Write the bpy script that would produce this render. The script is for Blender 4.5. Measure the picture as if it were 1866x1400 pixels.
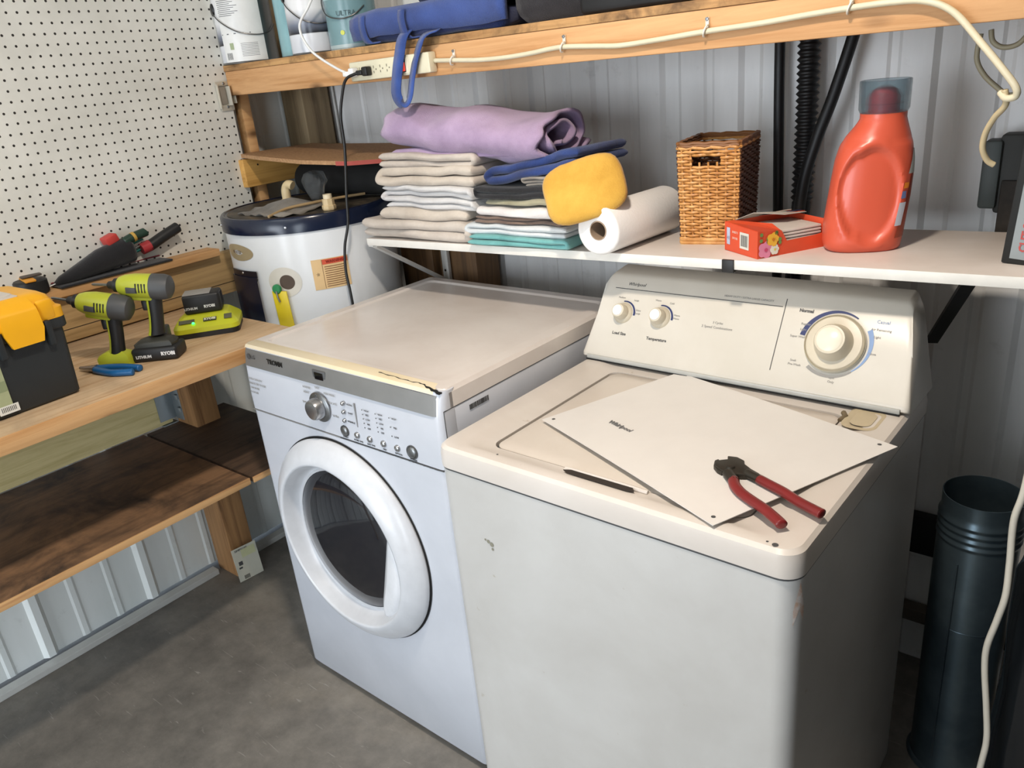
import bpy, bmesh, math, random
from mathutils import Vector, Matrix, noise
random.seed(7)
PI = math.pi
for _o in list(bpy.data.objects): bpy.data.objects.remove(_o)
S = bpy.context.scene
COL = S.collection
# ------------------------------------------------------------ camera
cam = bpy.data.cameras.new('camera'); camo = bpy.data.objects.new('camera', cam); COL.objects.link(camo)
def cam_matrix(yaw, pitch, roll, loc):
    cy, sy, cp, sp = math.cos(yaw), math.sin(yaw), math.cos(pitch), math.sin(pitch)
    f = Vector((-sy*cp, cy*cp, sp)); r = Vector((cy, sy, 0)); u = r.cross(f)
    cr, sr = math.cos(roll), math.sin(roll)
    r2 = r*cr + u*sr; u2 = -r*sr + u*cr
    m = Matrix.Identity(4)
    for i in range(3):
        m[i][0] = r2[i]; m[i][1] = u2[i]; m[i][2] = -f[i]; m[i][3] = loc[i]
    return m
camo.matrix_world = cam_matrix(0.7095, -0.3830, -0.1016, (0.988, -0.9081, 1.5585))
cam.sensor_fit = 'HORIZONTAL'; cam.sensor_width = 36.0; cam.lens = 36.0*1440.7/1866.0
cam.clip_start = 0.02
S.camera = camo
# ------------------------------------------------------------ world and light
w = bpy.data.worlds.new('world'); S.world = w; w.use_nodes = True
bg = w.node_tree.nodes['Background']; bg.inputs[0].default_value = (0.62, 0.78, 1.0, 1); bg.inputs[1].default_value = 1.0
def area(name, loc, target, sx, sy, power, col):
    l = bpy.data.lights.new(name, 'AREA'); l.shape = 'RECTANGLE'; l.size = sx; l.size_y = sy
    l.energy = power; l.color = col
    o = bpy.data.objects.new(name, l); COL.objects.link(o); o.location = loc
    d = Vector(target) - Vector(loc); o.rotation_euler = d.to_track_quat('-Z', 'Y').to_euler()
    return o
area('daylight_through_garage_door', (-0.37, -3.9, 1.15), (-0.37, 0, 1.0), 1.5, 2.1, 84, (0.87, 0.93, 1.0))
area('added_side_light', (1.57, -2.5, 1.15), (-1.4, -1.6, 0.9), 1.3, 1.9, 62, (0.82, 0.91, 1.0))  # side fill added to brighten the left wall; no door is known there
area('added_ceiling_fill', (-0.2, -1.3, 2.565), (-0.2, -1.0, 0), 1.6, 1.2, 16, (0.95, 0.97, 1.0))  # invented soft overhead fill, not a known roof light
area('ceiling_lamp_light', (0.45, -0.40, 2.56), (0.45, -0.40, 0), 0.12, 0.12, 29, (1.0, 0.88, 0.75))
S.view_settings.view_transform = 'Standard'; S.view_settings.look = 'None'
S.view_settings.exposure = 0.0; S.view_settings.gamma = 1.0; S.view_settings.use_curve_mapping = False

# ------------------------------------------------------------ materials
def srgb(h):
    if isinstance(h, str):
        c = [int(h[i:i+2], 16)/255 for i in (0, 2, 4)]
    else: c = [x/255 for x in h]
    return tuple(x/12.92 if x <= .04045 else ((x+.055)/1.055)**2.4 for x in c) + (1,)
class NT:
    def __init__(s, name):
        s.m = bpy.data.materials.new(name); s.m.use_nodes = True; s.t = s.m.node_tree
        s.b = s.t.nodes['Principled BSDF']; s.n = s.t.nodes; s.co = None
    def add(s, typ, **kw):
        nd = s.n.new(typ)
        for k, v in kw.items():
            if k.startswith('i_'): nd.inputs[int(k[2:])].default_value = v
            else: setattr(nd, k, v)
        return nd
    def link(s, a, b): s.t.links.new(a, b)
    def coord(s, scale=(1, 1, 1)):
        if s.co is None: s.co = s.add('ShaderNodeTexCoord')
        mp = s.add('ShaderNodeMapping'); mp.inputs['Scale'].default_value = scale
        s.link(s.co.outputs['Object'], mp.inputs['Vector']); return mp.outputs[0]
    def noise(s, scale, detail=4, rough=.6, vs=(1, 1, 1), dist=0):
        nd = s.add('ShaderNodeTexNoise'); nd.inputs['Scale'].default_value = scale
        nd.inputs['Detail'].default_value = detail; nd.inputs['Roughness'].default_value = rough
        nd.inputs['Distortion'].default_value = dist
        s.link(s.coord(vs), nd.inputs['Vector']); return nd.outputs[0]
    def ramp(s, fac, stops):
        r = s.add('ShaderNodeValToRGB'); e = r.color_ramp.elements
        e[0].position, e[0].color = stops[0]; e[1].position, e[1].color = stops[-1]
        for p, c in stops[1:-1]:
            x = e.new(p); x.color = c
        s.link(fac, r.inputs[0]); return r.outputs[0]
    def mix(s, fac, a, b, mode='MIX'):
        m = s.add('ShaderNodeMix'); m.data_type = 'RGBA'; m.blend_type = mode
        for sock, v in ((m.inputs[0], fac), (m.inputs[6], a), (m.inputs[7], b)):
            if hasattr(v, 'links'): s.link(v, sock)
            else: sock.default_value = v
        return m.outputs[2]
    def math(s, op, a, b=0, clamp=False):
        m = s.add('ShaderNodeMath', operation=op); m.use_clamp = clamp
        for sock, v in ((m.inputs[0], a), (m.inputs[1], b)):
            if hasattr(v, 'links'): s.link(v, sock)
            else: sock.default_value = v
        return m.outputs[0]
    def bump(s, h, strength=.3, dist=.01):
        b = s.add('ShaderNodeBump'); b.inputs['Strength'].default_value = strength
        b.inputs['Distance'].default_value = dist; s.link(h, b.inputs['Height']); s.link(b.outputs[0], s.b.inputs['Normal'])
    def fin(s, col=None, rough=.5, metal=0, spec=None):
        if col is not None:
            if hasattr(col, 'links'): s.link(col, s.b.inputs['Base Color'])
            else: s.b.inputs['Base Color'].default_value = col
        s.b.inputs['Roughness'].default_value = rough; s.b.inputs['Metallic'].default_value = metal
        if spec is not None: s.b.inputs['Specular IOR Level'].default_value = spec
        return s.m
_pc = {}
def plain(col, rough=.5, metal=0, var=.06, sc=14, spec=None, bump=0):
    key = (col, rough, metal, var, sc, spec, bump)
    if key in _pc: return _pc[key]
    n = NT('plain_' + str(col)); c = srgb(col)
    d = tuple(max(0, x*(1-var*2.2)) for x in c[:3]) + (1,)
    f = n.noise(sc, 5)
    n.fin(n.ramp(f, [(.3, d), (.7, c)]), rough, metal, spec)
    if bump: n.bump(n.noise(sc*20, 3), bump, .002)
    _pc[key] = n.m; return n.m
def wood(name, light, dark, axis=1, knots=True, rough=.65, scale=1, grime=None, gscale=3, gpos=(.45, .7)):
    n = NT(name); L, D = srgb(light), srgb(dark)
    vs = [26*scale]*3; vs[axis] = 1.3*scale
    f = n.noise(1.6, 7, .65, tuple(vs), .6)
    c = n.ramp(f, [(.32, D), (.5, tuple((a*2+b)/3 for a, b in zip(L, D))), (.68, L)])
    if knots:
        vk = [9*scale]*3; vk[axis] = 4*scale
        v = n.add('ShaderNodeTexVoronoi'); v.inputs['Scale'].default_value = 1.0
        n.link(n.coord(tuple(vk)), v.inputs['Vector'])
        kf = n.ramp(v.outputs['Distance'], [(.04, (1, 1, 1, 1)), (.16, (0, 0, 0, 1))])
        c = n.mix(kf, c, tuple(x*.35 for x in D[:3]) + (1,))
    if grime:
        g = n.noise(gscale, 6, .62, (1, 1, 1), .5)
        gm = n.ramp(g, [(gpos[0], (0, 0, 0, 1)), (gpos[1], (1, 1, 1, 1))])
        c = n.mix(gm, c, srgb(grime))
    n.bump(f, .25, .003)
    return n.fin(c, rough)
W_bench = wood('pine_bench', 'D6BA96', 'B49068', 1, grime='A18A6E', gscale=2.2)
W_edge = wood('pine_beam', 'D9A977', 'B98654', 0)
W_edge_y = wood('pine_edge', 'D9AC78', 'B98651', 1)
W_board = wood('treated_board', 'C3A372', '8F744A', 1)
W_joist = wood('treated_joist', 'D8CB98', 'B0A26B', 1)
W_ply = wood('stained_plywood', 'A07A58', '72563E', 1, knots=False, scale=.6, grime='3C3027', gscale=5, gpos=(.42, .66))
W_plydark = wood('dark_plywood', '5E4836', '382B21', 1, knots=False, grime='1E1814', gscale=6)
W_plyedge = wood('plywood_edge', 'DDB27C', 'B8875A', 1, knots=False)
W_post = wood('wall_post', 'B98B5A', '7F5836', 2)
W_postg = wood('weathered_post', 'A89472', '75634A', 2)
W_pd = wood('brown_post', '7A5A38', '4C3722', 2)
def particle(name, a, b):
    n = NT(name); f = n.noise(120, 3, .7); g = n.noise(6, 4)
    c = n.ramp(f, [(.35, srgb(b)), (.65, srgb(a))]); c = n.mix(g, c, srgb('A8845C')); n.bump(f, .3, .002)
    return n.fin(c, .8)
W_part = particle('particle_board', 'C39A70', '8A6142')
def concrete():
    n = NT('concrete_floor'); a = n.noise(1.6, 8, .65, dist=.4); b = n.noise(9, 8, .7); c = n.noise(60, 4, .6)
    x = n.ramp(a, [(.3, srgb('5C5954')), (.5, srgb('77726B')), (.72, srgb('978E80'))])
    x = n.mix(.35, x, n.ramp(b, [(.35, srgb('524F4A')), (.65, srgb('9C968C'))]))
    sc = n.noise(14, 2, .4, (1, 9, 1), 1.2)
    x = n.mix(n.ramp(sc, [(.70, (0, 0, 0, 1)), (.78, (.35, .35, .35, 1))]), x, srgb('C6C2BA'))
    n.bump(c, .25, .002); return n.fin(x, .55)
def sheetmetal(name, a, b, rough=.38, streak=2):
    n = NT(name); v = [3, 3, 3]; v[2] = .5
    f = n.noise(2.2, 6, .6, tuple(v)); g = n.noise(18, 5, .6)
    c = n.ramp(f, [(.3, srgb(b)), (.65, srgb(a))]); c = n.mix(n.ramp(g, [(.62, (0, 0, 0, 1)), (.8, (.25, .25, .25, 1))]), c, srgb('7C776C'))
    return n.fin(c, rough)
M_floor = concrete()
M_wallL = sheetmetal('white_siding', 'F4F8F5', 'E6ECE8', .5)
M_wallB = sheetmetal('grey_white_siding', 'EDEDEB', 'D8D8D6', .45)
def pegmat():
    n = NT('perforated_hardboard')
    sx = n.add('ShaderNodeSeparateXYZ'); n.link(n.coord((1, 1, 1)), sx.inputs[0])
    def fr(o, off):
        return n.math('SUBTRACT', n.math('FRACT', n.math('ADD', n.math('DIVIDE', o, .0254), off)), .5)
    a = fr(sx.outputs[1], 200.9); b = fr(sx.outputs[2], .2)
    d = n.math('SQRT', n.math('ADD', n.math('MULTIPLY', a, a), n.math('MULTIPLY', b, b)))
    m = n.math('LESS_THAN', d, .125)
    g = n.noise(5, 5, .6)
    c = n.mix(m, n.ramp(g, [(.3, srgb('D2D1C8')), (.7, srgb('E6E5DD'))]), srgb('2A2723'))
    n.bump(n.math('MULTIPLY', m, -1), .6, .002)
    return n.fin(c, .5)
M_peg = pegmat()
def enamel(name, a, b, rough=.28, spots=None, sc=3):
    n = NT(name); f = n.noise(sc, 6, .6, dist=.3)
    c = n.ramp(f, [(.35, srgb(b)), (.65, srgb(a))])
    if spots:
        g = n.noise(38, 3, .5)
        c = n.mix(n.ramp(g, [(.72, (0, 0, 0, 1)), (.78, (.7, .7, .7, 1))]), c, srgb(spots))
    return n.fin(c, rough)
M_washw = enamel('washer_enamel', 'C6C4C0', 'BAB7B2', .3, 'A69D8F')
M_deck = enamel('washer_deck_enamel', 'D5CDC5', 'C8BFB5', .28, 'A38F78', 2.5)
M_lid = enamel('washer_lid_enamel', 'D3CABF', 'C9BEB2', .3)
M_console = enamel('console_enamel', 'D2CDC3', 'C8C2B6', .32)
M_dry = enamel('dryer_enamel', 'C9CCD3', 'BFC2C9', .25)
M_drytop = enamel('dryer_top_enamel', 'DCD5CF', 'D0C7C0', .25, None, 4)
M_yellowed = enamel('yellowed_plastic', 'E6DAC0', 'E0D0AE', .4)
M_white = plain('E8E6E2', .4); M_black = plain('161616', .5); M_dark = plain('0B0B0C', .7, var=0)
M_grey = plain('8C8C8C', .4); M_strip = plain('777775', .42, 0)
M_chrome = plain('B9BABC', .25, .9); M_steel = plain('8D8F90', .35, .9); M_blackplastic = plain('1D1E20', .38)
M_ink = plain('4A4A4A', .6, var=0); M_inkl = plain('8E8C88', .6, var=0); M_navyink = plain('1F2C5E', .5, var=0); M_blueink = plain('7D97BE', .5, var=0)
def cloth(name, a, b, sc=90, bump=.5, rough=.95, rib=None):
    n = NT(name); f = n.noise(9, 5, .6); c = n.ramp(f, [(.35, srgb(b)), (.65, srgb(a))])
    h = n.noise(sc*4, 3, .7); n.b.inputs['Sheen Weight'].default_value = .25
    n.bump(h, bump, .004); return n.fin(c, rough)

# ------------------------------------------------------------ geometry helpers
class G:
    def __init__(s): s.bm = bmesh.new()
    def absorb(s, b, M=None):
        vs = [s.bm.verts.new((M @ v.co) if M else v.co) for v in b.verts]
        b.verts.index_update()
        for f in b.faces:
            try: s.bm.faces.new([vs[v.index] for v in f.verts])
            except ValueError: pass
        b.free(); return s
    def rbox(s, c, d, r=.003, seg=2, M=None, axis=None):
        b = bmesh.new(); bmesh.ops.create_cube(b, size=1)
        for v in b.verts: v.co = Vector((v.co.x*d[0], v.co.y*d[1], v.co.z*d[2]))
        if r > 0:
            ed = b.edges[:]
            if axis is not None:
                ed = [e for e in ed if abs((e.verts[0].co-e.verts[1].co)[axis]) > 1e-6]
            bmesh.ops.bevel(b, geom=ed, offset=min(r, .49*min(d)), segments=seg, profile=.5, affect='EDGES')
        for v in b.verts: v.co += Vector(c)
        return s.absorb(b, M)
    def lathe(s, prof, n=32, M=None, a0=0, a1=2*PI, cap=False):
        full = abs(a1-a0-2*PI) < 1e-6; rings = []
        cnt = n if full else n+1
        for r, z in prof:
            if r < 1e-6: rings.append([s.bm.verts.new((M @ Vector((0, 0, z))) if M else (0, 0, z))]); continue
            rg = []
            for i in range(cnt):
                a = a0+(a1-a0)*i/n; v = Vector((r*math.cos(a), r*math.sin(a), z))
                rg.append(s.bm.verts.new((M @ v) if M else v))
            rings.append(rg)
        for A, B in zip(rings, rings[1:]):
            m = n
            for i in range(m):
                j = (i+1) % cnt
                if not full and i == n: continue
                q = []
                if len(A) == 1 and len(B) == 1: continue
                if len(A) == 1: q = [A[0], B[i], B[j]]
                elif len(B) == 1: q = [A[i], B[0], A[j]]
                else: q = [A[i], B[i], B[j], A[j]]
                try: s.bm.faces.new(q)
                except ValueError: pass
        return s
    def loops(s, L, closed=True, cap0=False, cap1=False, M=None):
        R = [[s.bm.verts.new((M @ Vector(p)) if M else p) for p in l] for l in L]
        for A, B in zip(R, R[1:]):
            n = len(A)
            for i in range(n if closed else n-1):
                j = (i+1) % n
                try: s.bm.faces.new([A[i], A[j], B[j], B[i]])
                except ValueError: pass
        if cap0: s.bm.faces.new(R[0][::-1])
        if cap1: s.bm.faces.new(R[-1])
        return s
    def tube(s, pts, r, n=8, closed=False, cap=True, M=None, sm=0):
        P = [Vector(p) for p in pts]
        if sm: P = spline(P, sm, closed)
        N = len(P); rings = []; prev = None
        for i, p in enumerate(P):
            a = P[(i-1) % N] if (i > 0 or closed) else p
            b = P[(i+1) % N] if (i < N-1 or closed) else p
            t = (b-a).normalized() if (b-a).length > 1e-9 else Vector((0, 0, 1))
            if prev is None:
                u = t.orthogonal().normalized()
            else:
                u = prev - t*prev.dot(t)
                u = u.normalized() if u.length > 1e-6 else t.orthogonal().normalized()
            prev = u; v = t.cross(u); rr = r(i/(N-1)) if callable(r) else r
            rings.append([p+(u*math.cos(2*PI*k/n)+v*math.sin(2*PI*k/n))*rr for k in range(n)])
        if closed: rings.append(rings[0])
        return s.loops(rings, True, cap and not closed, cap and not closed, M)
    def prism(s, poly, h, M=None, r=0):
        """polygon in XY extruded to +Z h"""
        b = bmesh.new(); vs = [b.verts.new((p[0], p[1], 0)) for p in poly]; f = b.faces.new(vs)
        e = bmesh.ops.extrude_face_region(b, geom=[f])
        for v in e['geom']:
            if isinstance(v, bmesh.types.BMVert): v.co.z += h
        bmesh.ops.recalc_face_normals(b, faces=b.faces)
        if r > 0: bmesh.ops.bevel(b, geom=b.edges[:], offset=r, segments=2, profile=.5, affect='EDGES')
        return s.absorb(b, M)
    def ribbon(s, pts, wid, th, M=None):
        """flat strap along pts, width along vector wid"""
        P = [Vector(p) for p in pts]; W = Vector(wid)*.5; L = []
        for i, p in enumerate(P):
            a = P[max(0, i-1)]; b = P[min(len(P)-1, i+1)]; t = (b-a).normalized(); nn = t.cross(W).normalized()*th*.5
            L.append([p-W-nn, p+W-nn, p+W+nn, p-W+nn])
        return s.loops(L, True, True, True, M)
    def wobble(s, amp, freq, seed=0, amp2=0, f2=1):
        for v in s.bm.verts:
            c = v.co*freq+Vector((seed*7.3, seed*3.1, seed*5.7)); d = noise.noise_vector(c)*amp
            if amp2: d += noise.noise_vector(v.co*f2+Vector((seed, 9, 2)))*amp2
            v.co += d
        return s
    def out(s, name, mat, parent=None, smooth=True, ang=40, recalc=True, sub=0):
        if recalc: bmesh.ops.recalc_face_normals(s.bm, faces=s.bm.faces)
        me = bpy.data.meshes.new(name); s.bm.to_mesh(me); s.bm.free()
        me.materials.append(mat)
        o = bpy.data.objects.new(name, me); COL.objects.link(o)
        if parent: o.parent = parent
        if smooth:
            me.shade_smooth()
            if ang < 180:
                try: me.set_sharp_from_angle(angle=math.radians(ang))
                except Exception: pass
        if sub:
            m = o.modifiers.new('subdivision', 'SUBSURF'); m.levels = sub; m.render_levels = sub
        return o
def spline(P, k, closed=False):
    out = []; N = len(P); rng = N if closed else N-1
    for i in range(rng):
        p0 = P[(i-1) % N] if (i > 0 or closed) else P[i]; p1 = P[i]; p2 = P[(i+1) % N]
        p3 = P[(i+2) % N] if (i < N-2 or closed) else P[i+1 if i+1 < N else i]
        for j in range(k):
            t = j/k
            out.append(.5*((2*p1)+(p2-p0)*t+(2*p0-5*p1+4*p2-p3)*t*t+(3*p1-p0-3*p2+p3)*t**3))
    if not closed: out.append(P[-1])
    return out
def rr(x0, y0, x1, y1, r, z=0, n=6):
    pts = []
    for cx, cy, a in ((x1-r, y1-r, 0), (x0+r, y1-r, PI/2), (x0+r, y0+r, PI), (x1-r, y0+r, 1.5*PI)):
        for i in range(n+1):
            t = a+PI/2*i/n; pts.append(Vector((cx+r*math.cos(t), cy+r*math.sin(t), z)))
    return pts
def frame(o, x, y):
    o, x, y = Vector(o), Vector(x).normalized(), Vector(y); z = x.cross(y).normalized(); y = z.cross(x)
    m = Matrix.Identity(4)
    for i in range(3): m[i][0], m[i][1], m[i][2], m[i][3] = x[i], y[i], z[i], o[i]
    return m
def T(x, y, z): return Matrix.Translation((x, y, z))
def Rz(a): return Matrix.Rotation(a, 4, 'Z')
def Ry(a): return Matrix.Rotation(a, 4, 'Y')
def Rx(a): return Matrix.Rotation(a, 4, 'X')
def tag(o, label, cat=None, group=None, kind=None):
    o['label'] = label
    if cat: o['category'] = cat
    if group: o['group'] = group
    if kind: o['kind'] = kind
    return o
def thing(name, label, cat, loc=(0, 0, 0), rz=0, group=None):
    o = bpy.data.objects.new(name, None); COL.objects.link(o); o.empty_display_size = .05
    o.location = loc; o.rotation_euler = (0, 0, rz); tag(o, label, cat, group); return o
def struct(o): o['kind'] = 'structure'; return o
def text(name, s, size, mat, M, parent, align='CENTER', shear=0, bold=0, depth=.0002):
    cu = bpy.data.curves.new(name, 'FONT'); cu.body = s; cu.size = size; cu.align_x = align; cu.align_y = 'CENTER'
    cu.shear = shear; cu.offset = bold; cu.extrude = depth; cu.resolution_u = 2
    t = bpy.data.objects.new(name, cu); COL.objects.link(t); bpy.context.view_layer.update()
    me = bpy.data.meshes.new_from_object(t.evaluated_get(bpy.context.evaluated_depsgraph_get()))
    bpy.data.objects.remove(t); bpy.data.curves.remove(cu)
    me.transform(M); me.materials.clear(); me.materials.append(mat); me.name = name
    o = bpy.data.objects.new(name, me); COL.objects.link(o); o.parent = parent; return o

# ============================================================ SETTING
XL, YB, ZC = -1.44, .985, 2.6
g = G(); g.rbox(((XL+1.66)/2, (-4.4+YB)/2, -.05), (1.66-XL+.1, YB+4.4+.1, .1), 0); struct(g.out('floor', M_floor, smooth=False))
g = G(); g.rbox(((XL+1.66)/2, (-4+YB)/2, ZC+.03), (1.66-XL+.1, YB+4+.1, .06), 0); struct(g.out('ceiling', plain('CFCDC6', .8), smooth=False))
def corrugated(a0, a1, z0, z1, fn, major, phase, depth=.018, mw=.03, minor=2, sign=1, md=.004):
    """profile along a; fn(a, d, z) -> point"""
    xs = [(a0, 0)]; k0 = math.ceil((a0-phase)/major)
    k = k0
    while phase+k*major < a1+major:
        c = phase+k*major
        xs += [(c-mw/2-.012, 0), (c-mw/2, depth*sign), (c+mw/2, depth*sign), (c+mw/2+.012, 0)]
        for j in range(1, minor+1):
            m = c+major*j/(minor+1); xs += [(m-.014, 0), (m-.007, md*sign), (m+.007, md*sign), (m+.014, 0)]
        k += 1
    xs = [p for p in xs if a0 <= p[0] <= a1]+[(a1, 0)]
    xs.sort(key=lambda p: p[0])
    g = G(); g.loops([[fn(a, d, z0) for a, d in xs], [fn(a, d, z1) for a, d in xs]], closed=False)
    g.loops([[fn(a, -.03, z0) for a, d in (xs[0], xs[-1])], [fn(a, -.03, z1) for a, d in (xs[0], xs[-1])]], closed=False)
    return g
struct(corrugated(XL, 1.6, 0, ZC, lambda a, d, z: (a, YB-d, z), .208, -.436, .010, .036, 1, -1, .004).out('wall_back', M_wallB, smooth=False, recalc=False))
struct(corrugated(-4.4, YB, .02, ZC, lambda a, d, z: (XL+d, a, z), .334, -.365, .014, .02, 2, 1, .003).out('wall_left', M_wallL, smooth=False, recalc=False))
g = G(); g.rbox((1.63, (YB-4)/2, ZC/2), (.06, YB+4, ZC), 0); struct(g.out('wall_right', plain('2B2927', .8), smooth=False))
g = G(); g.rbox((1.16, -.32, ZC/2), (.06, 2.58, ZC), 0); struct(g.out('added_shade_wall', plain('3A3835', .8), smooth=False))  # unseen dark partition added to keep side light off the washer
g = G(); g.rbox((1.03, -4.03, ZC/2), (1.24, .06, ZC), 0); g.rbox((-1.29, -4.03, ZC/2), (.30, .06, ZC), 0); g.rbox((-.36, -4.03, 2.42), (1.56, .06, .36), 0)
struct(g.out('wall_front', plain('9A9892', .7), smooth=False))
# floor angle along the left wall
g = G(); g.rbox((-1.40, -1.1, .010), (.036, 2.56, .020), .002); g.rbox((-1.395, .52, .010), (.036, .42, .020), .002)
struct(g.out('trim_1', plain('D9D9D3', .5), smooth=False))
g = G(); g.rbox((-1.337, YB-.12, 1.3), (.0, .0, .0), 0) if False else G()
g = G(); g.tube([(-1.305, .975, .0), (-1.305, .975, 2.5)], .004); struct(g.out('trim_2', plain('DAD9D4', .4)))
# ceiling lamp that lights the corner
fill_panel = G(); fill_panel.rbox((-.2, -1.3, 2.572), (1.66, 1.26, .006), 0); o = fill_panel.out('added_ceiling_panel', plain('E8EEF0', .3)); struct(o)  # pale ceiling panel made up to go with the overhead fill
t = thing('ceiling_lamp', 'small bare ceiling lamp above the washer', 'lamp', (.45, -.40, 2.585))
g = G(); g.lathe([(0, .015), (.06, .015), (.06, 0), (.03, -.01), (0, -.01)], 24); g.out('base', M_white, t)

# posts
def post(x0, x1, y0, y1, z0, z1, mat, label):
    g = G(); g.rbox(((x0+x1)/2, (y0+y1)/2, (z0+z1)/2), (x1-x0, y1-y0, z1-z0), .004); o = g.out('wooden_post', mat); tag(o, label, 'post'); return o
post(-1.425, -1.305, .203, .288, .0, 2.58, W_post, 'wooden wall post beneath the workbench with a printed card at its foot')
post(-1.342, -1.303, .605, .640, 0, 2.58, W_edge_y, 'narrow pine post beside the right edge of the perforated board')
post(-1.425, -1.312, .848, .962, 0, 2.58, W_postg, 'weathered grey brown corner post behind the water heater')
post(-.945, -.80, .85, .962, .0, 1.14, W_pd, 'dark brown post behind the water heater, below the white shelf')
post(-.775, -.62, .856, .962, .0, 1.135, W_pd, 'brown post behind the white shelf bracket above the dryer')

# pegboard
g = G(); g.rbox((-1.3, -.40, 1.63), (.006, 1.94, 1.12), .001, 1)
for v in g.bm.verts: v.co -= Vector((-1.3, .57, 1.07))
o = g.out('pegboard', M_peg, smooth=False); o.location = (-1.3, .572, 1.072); tag(o, 'white perforated hardboard panel on the left wall', 'pegboard')

# ============================================================ WORKBENCH
t = thing('workbench', 'pine workbench with plywood shelf below along the left wall', 'workbench', (-1.02, -.5, 0))
def P(g, name, mat, par=None, **k):
    pl = (par or t).location if par is None or par.parent is None else None
    off = Vector(t.location)
    for v in g.bm.verts: v.co -= off
    return g.out(name, mat, par or t, **k)
g = G(); g.rbox((-1.017, -.57, .95), (.560, 1.66, .038), .003); P(g, 'worktop', W_bench)
g = G(); g.rbox((-.7345, -.57, .95), (.006, 1.66, .037), .001); P(g, 'front_edge', W_edge_y)
g = G(); g.rbox((-1.284, -.50, 1.037), (.032, 2.0, .128), .003); g.rbox((-1.287, .52, 1.03), (.026, .06, .11), .003); P(g, 'back_board', W_board)
g = G(); g.rbox((-1.285, -.0, 1.007), (.0345, 1.0, .0025), 0); P(g, 'board_joint', plain('3B2E20', .8))
g = G(); g.rbox((-1.267, -.52, 1.101+.011), (.068, 1.80, .022), .003); P(g, 'ledge', W_edge_y)
g = G(); g.rbox((-.918, -.75, .861), (.036, 1.40, .138), .004); P(g, 'joist', W_joist)
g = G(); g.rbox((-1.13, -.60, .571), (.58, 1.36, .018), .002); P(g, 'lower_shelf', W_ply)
g = G(); g.rbox((-.8375, -.60, .571), (.006, 1.36, .0185), .001); P(g, 'lower_shelf_edge', W_plyedge)
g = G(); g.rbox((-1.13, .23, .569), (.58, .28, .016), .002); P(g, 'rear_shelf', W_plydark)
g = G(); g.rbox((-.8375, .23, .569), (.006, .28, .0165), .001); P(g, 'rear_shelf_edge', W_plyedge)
# joist hanger
g = G(); g.rbox((-.8985, -.062, .868), (.003, .045, .13), .001); g.rbox((-.880, -.040, .868), (.036, .003, .135), .001); g.rbox((-.94, -.062, .868), (.003, .045, .13), .001); g.rbox((-.918, -.06, .79), (.044, .04, .003), .001)
for k in range(3): g.rbox((-.866, -.044, .83+k*.035), (.014, .006, .014), .003)
P(g, 'joist_hanger', plain('8E979B', .4, .7))
# supporting cross piece and legs out of view
g = G(); g.rbox((-.9, -1.37, .47), (.07, .07, .93), .004); P(g, 'leg', W_board)
g = G(); g.rbox((-.865, -1.24, .28), (.04, .07, .562), .004); P(g, 'leg', W_board)
# card at post foot
t = thing('printed_card', 'pale printed card leaning against the foot of the wall post', 'card', (-1.262, .232, .0))
M = frame((0, 0, 0), (0.12, .96, 0), (-.12, .0, 1))
g = G(); g.rbox((0, .062, 0), (.088, .122, .002), .0005, 1, M); g.out('card_sheet', plain('D5D2C0', .5), t)
g = G(); g.rbox((-.024, .066, .0015), (.014, .014, .001), 0, M=M); g.out('print_block', M_ink, t)
g = G(); g.rbox((-.028, .050, .0015), (.012, .006, .001), 0, M=M); g.out('print_line', M_ink, t)
g = G()
for k in range(6): g.rbox((-.024+k*.0035, .012, .0015), (.0016, .014, .001), 0, M=M)
g.out('barcode', M_ink, t)
g = G(); g.rbox((.012, .098, .0015), (.05, .03, .0006), 0, M=M); g.out('pale_patch', plain('D6D6A8', .5), t)
text('lettering', 'SIMPSON', .011, M_ink, M @ T(-.012, .114, .0016), t)

# ============================================================ DRYER
DR = thing('dryer', 'white front-loading machine with large round door standing left of the top-loader', 'clothes dryer', (-.0333, .0563, 0), -.0162)
Wd, Dd, Hd = .684, .672, .988
g = G(); x0, x1 = -Wd, 0
L = []
for z, ins, yf in ((.012, .010, .012), (.03, .0, .002), (.30, 0, 0), (.80, 0, 0), (.818, 0, 0)):
    L.append([Vector((p.x, p.y, z)) for p in rr(x0+ins, yf, x1-ins, Dd-.01, .022)])
g.loops(L, True, True, True); g.out('cabinet', M_dry, DR)
# side/upper body
g = G(); g.rbox((-Wd/2, .346, .882), (Wd-.0008, .63, .128), .002); g.out('upper_body', M_dry, DR)
# control fascia
g = G(); L = []
for z, yf in ((.822, .0005), (.86, .0), (.935, .004), (.972, .011), (.986, .018)):
    L.append([Vector((p.x, p.y, z)) for p in rr(x0, yf, x1, .06, .018)])
g.loops(L, True, True, True); g.out('control_fascia', M_dry, DR)
g = G(); L = []
for z, yf in ((.938, .0025), (.950, .0055), (.970, .0092), (.978, .0125)):
    y = yf-.0012
    L.append([Vector((-.673, y+.004, z)), Vector((-.668, y, z)), Vector((-.02, y, z)), Vector((-.014, y+.003, z)), Vector((-.014, y+.01, z)), Vector((-.673, y+.01, z))])
g.loops(L, True, True, True); g.out('silver_strip', M_strip, DR)
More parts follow.
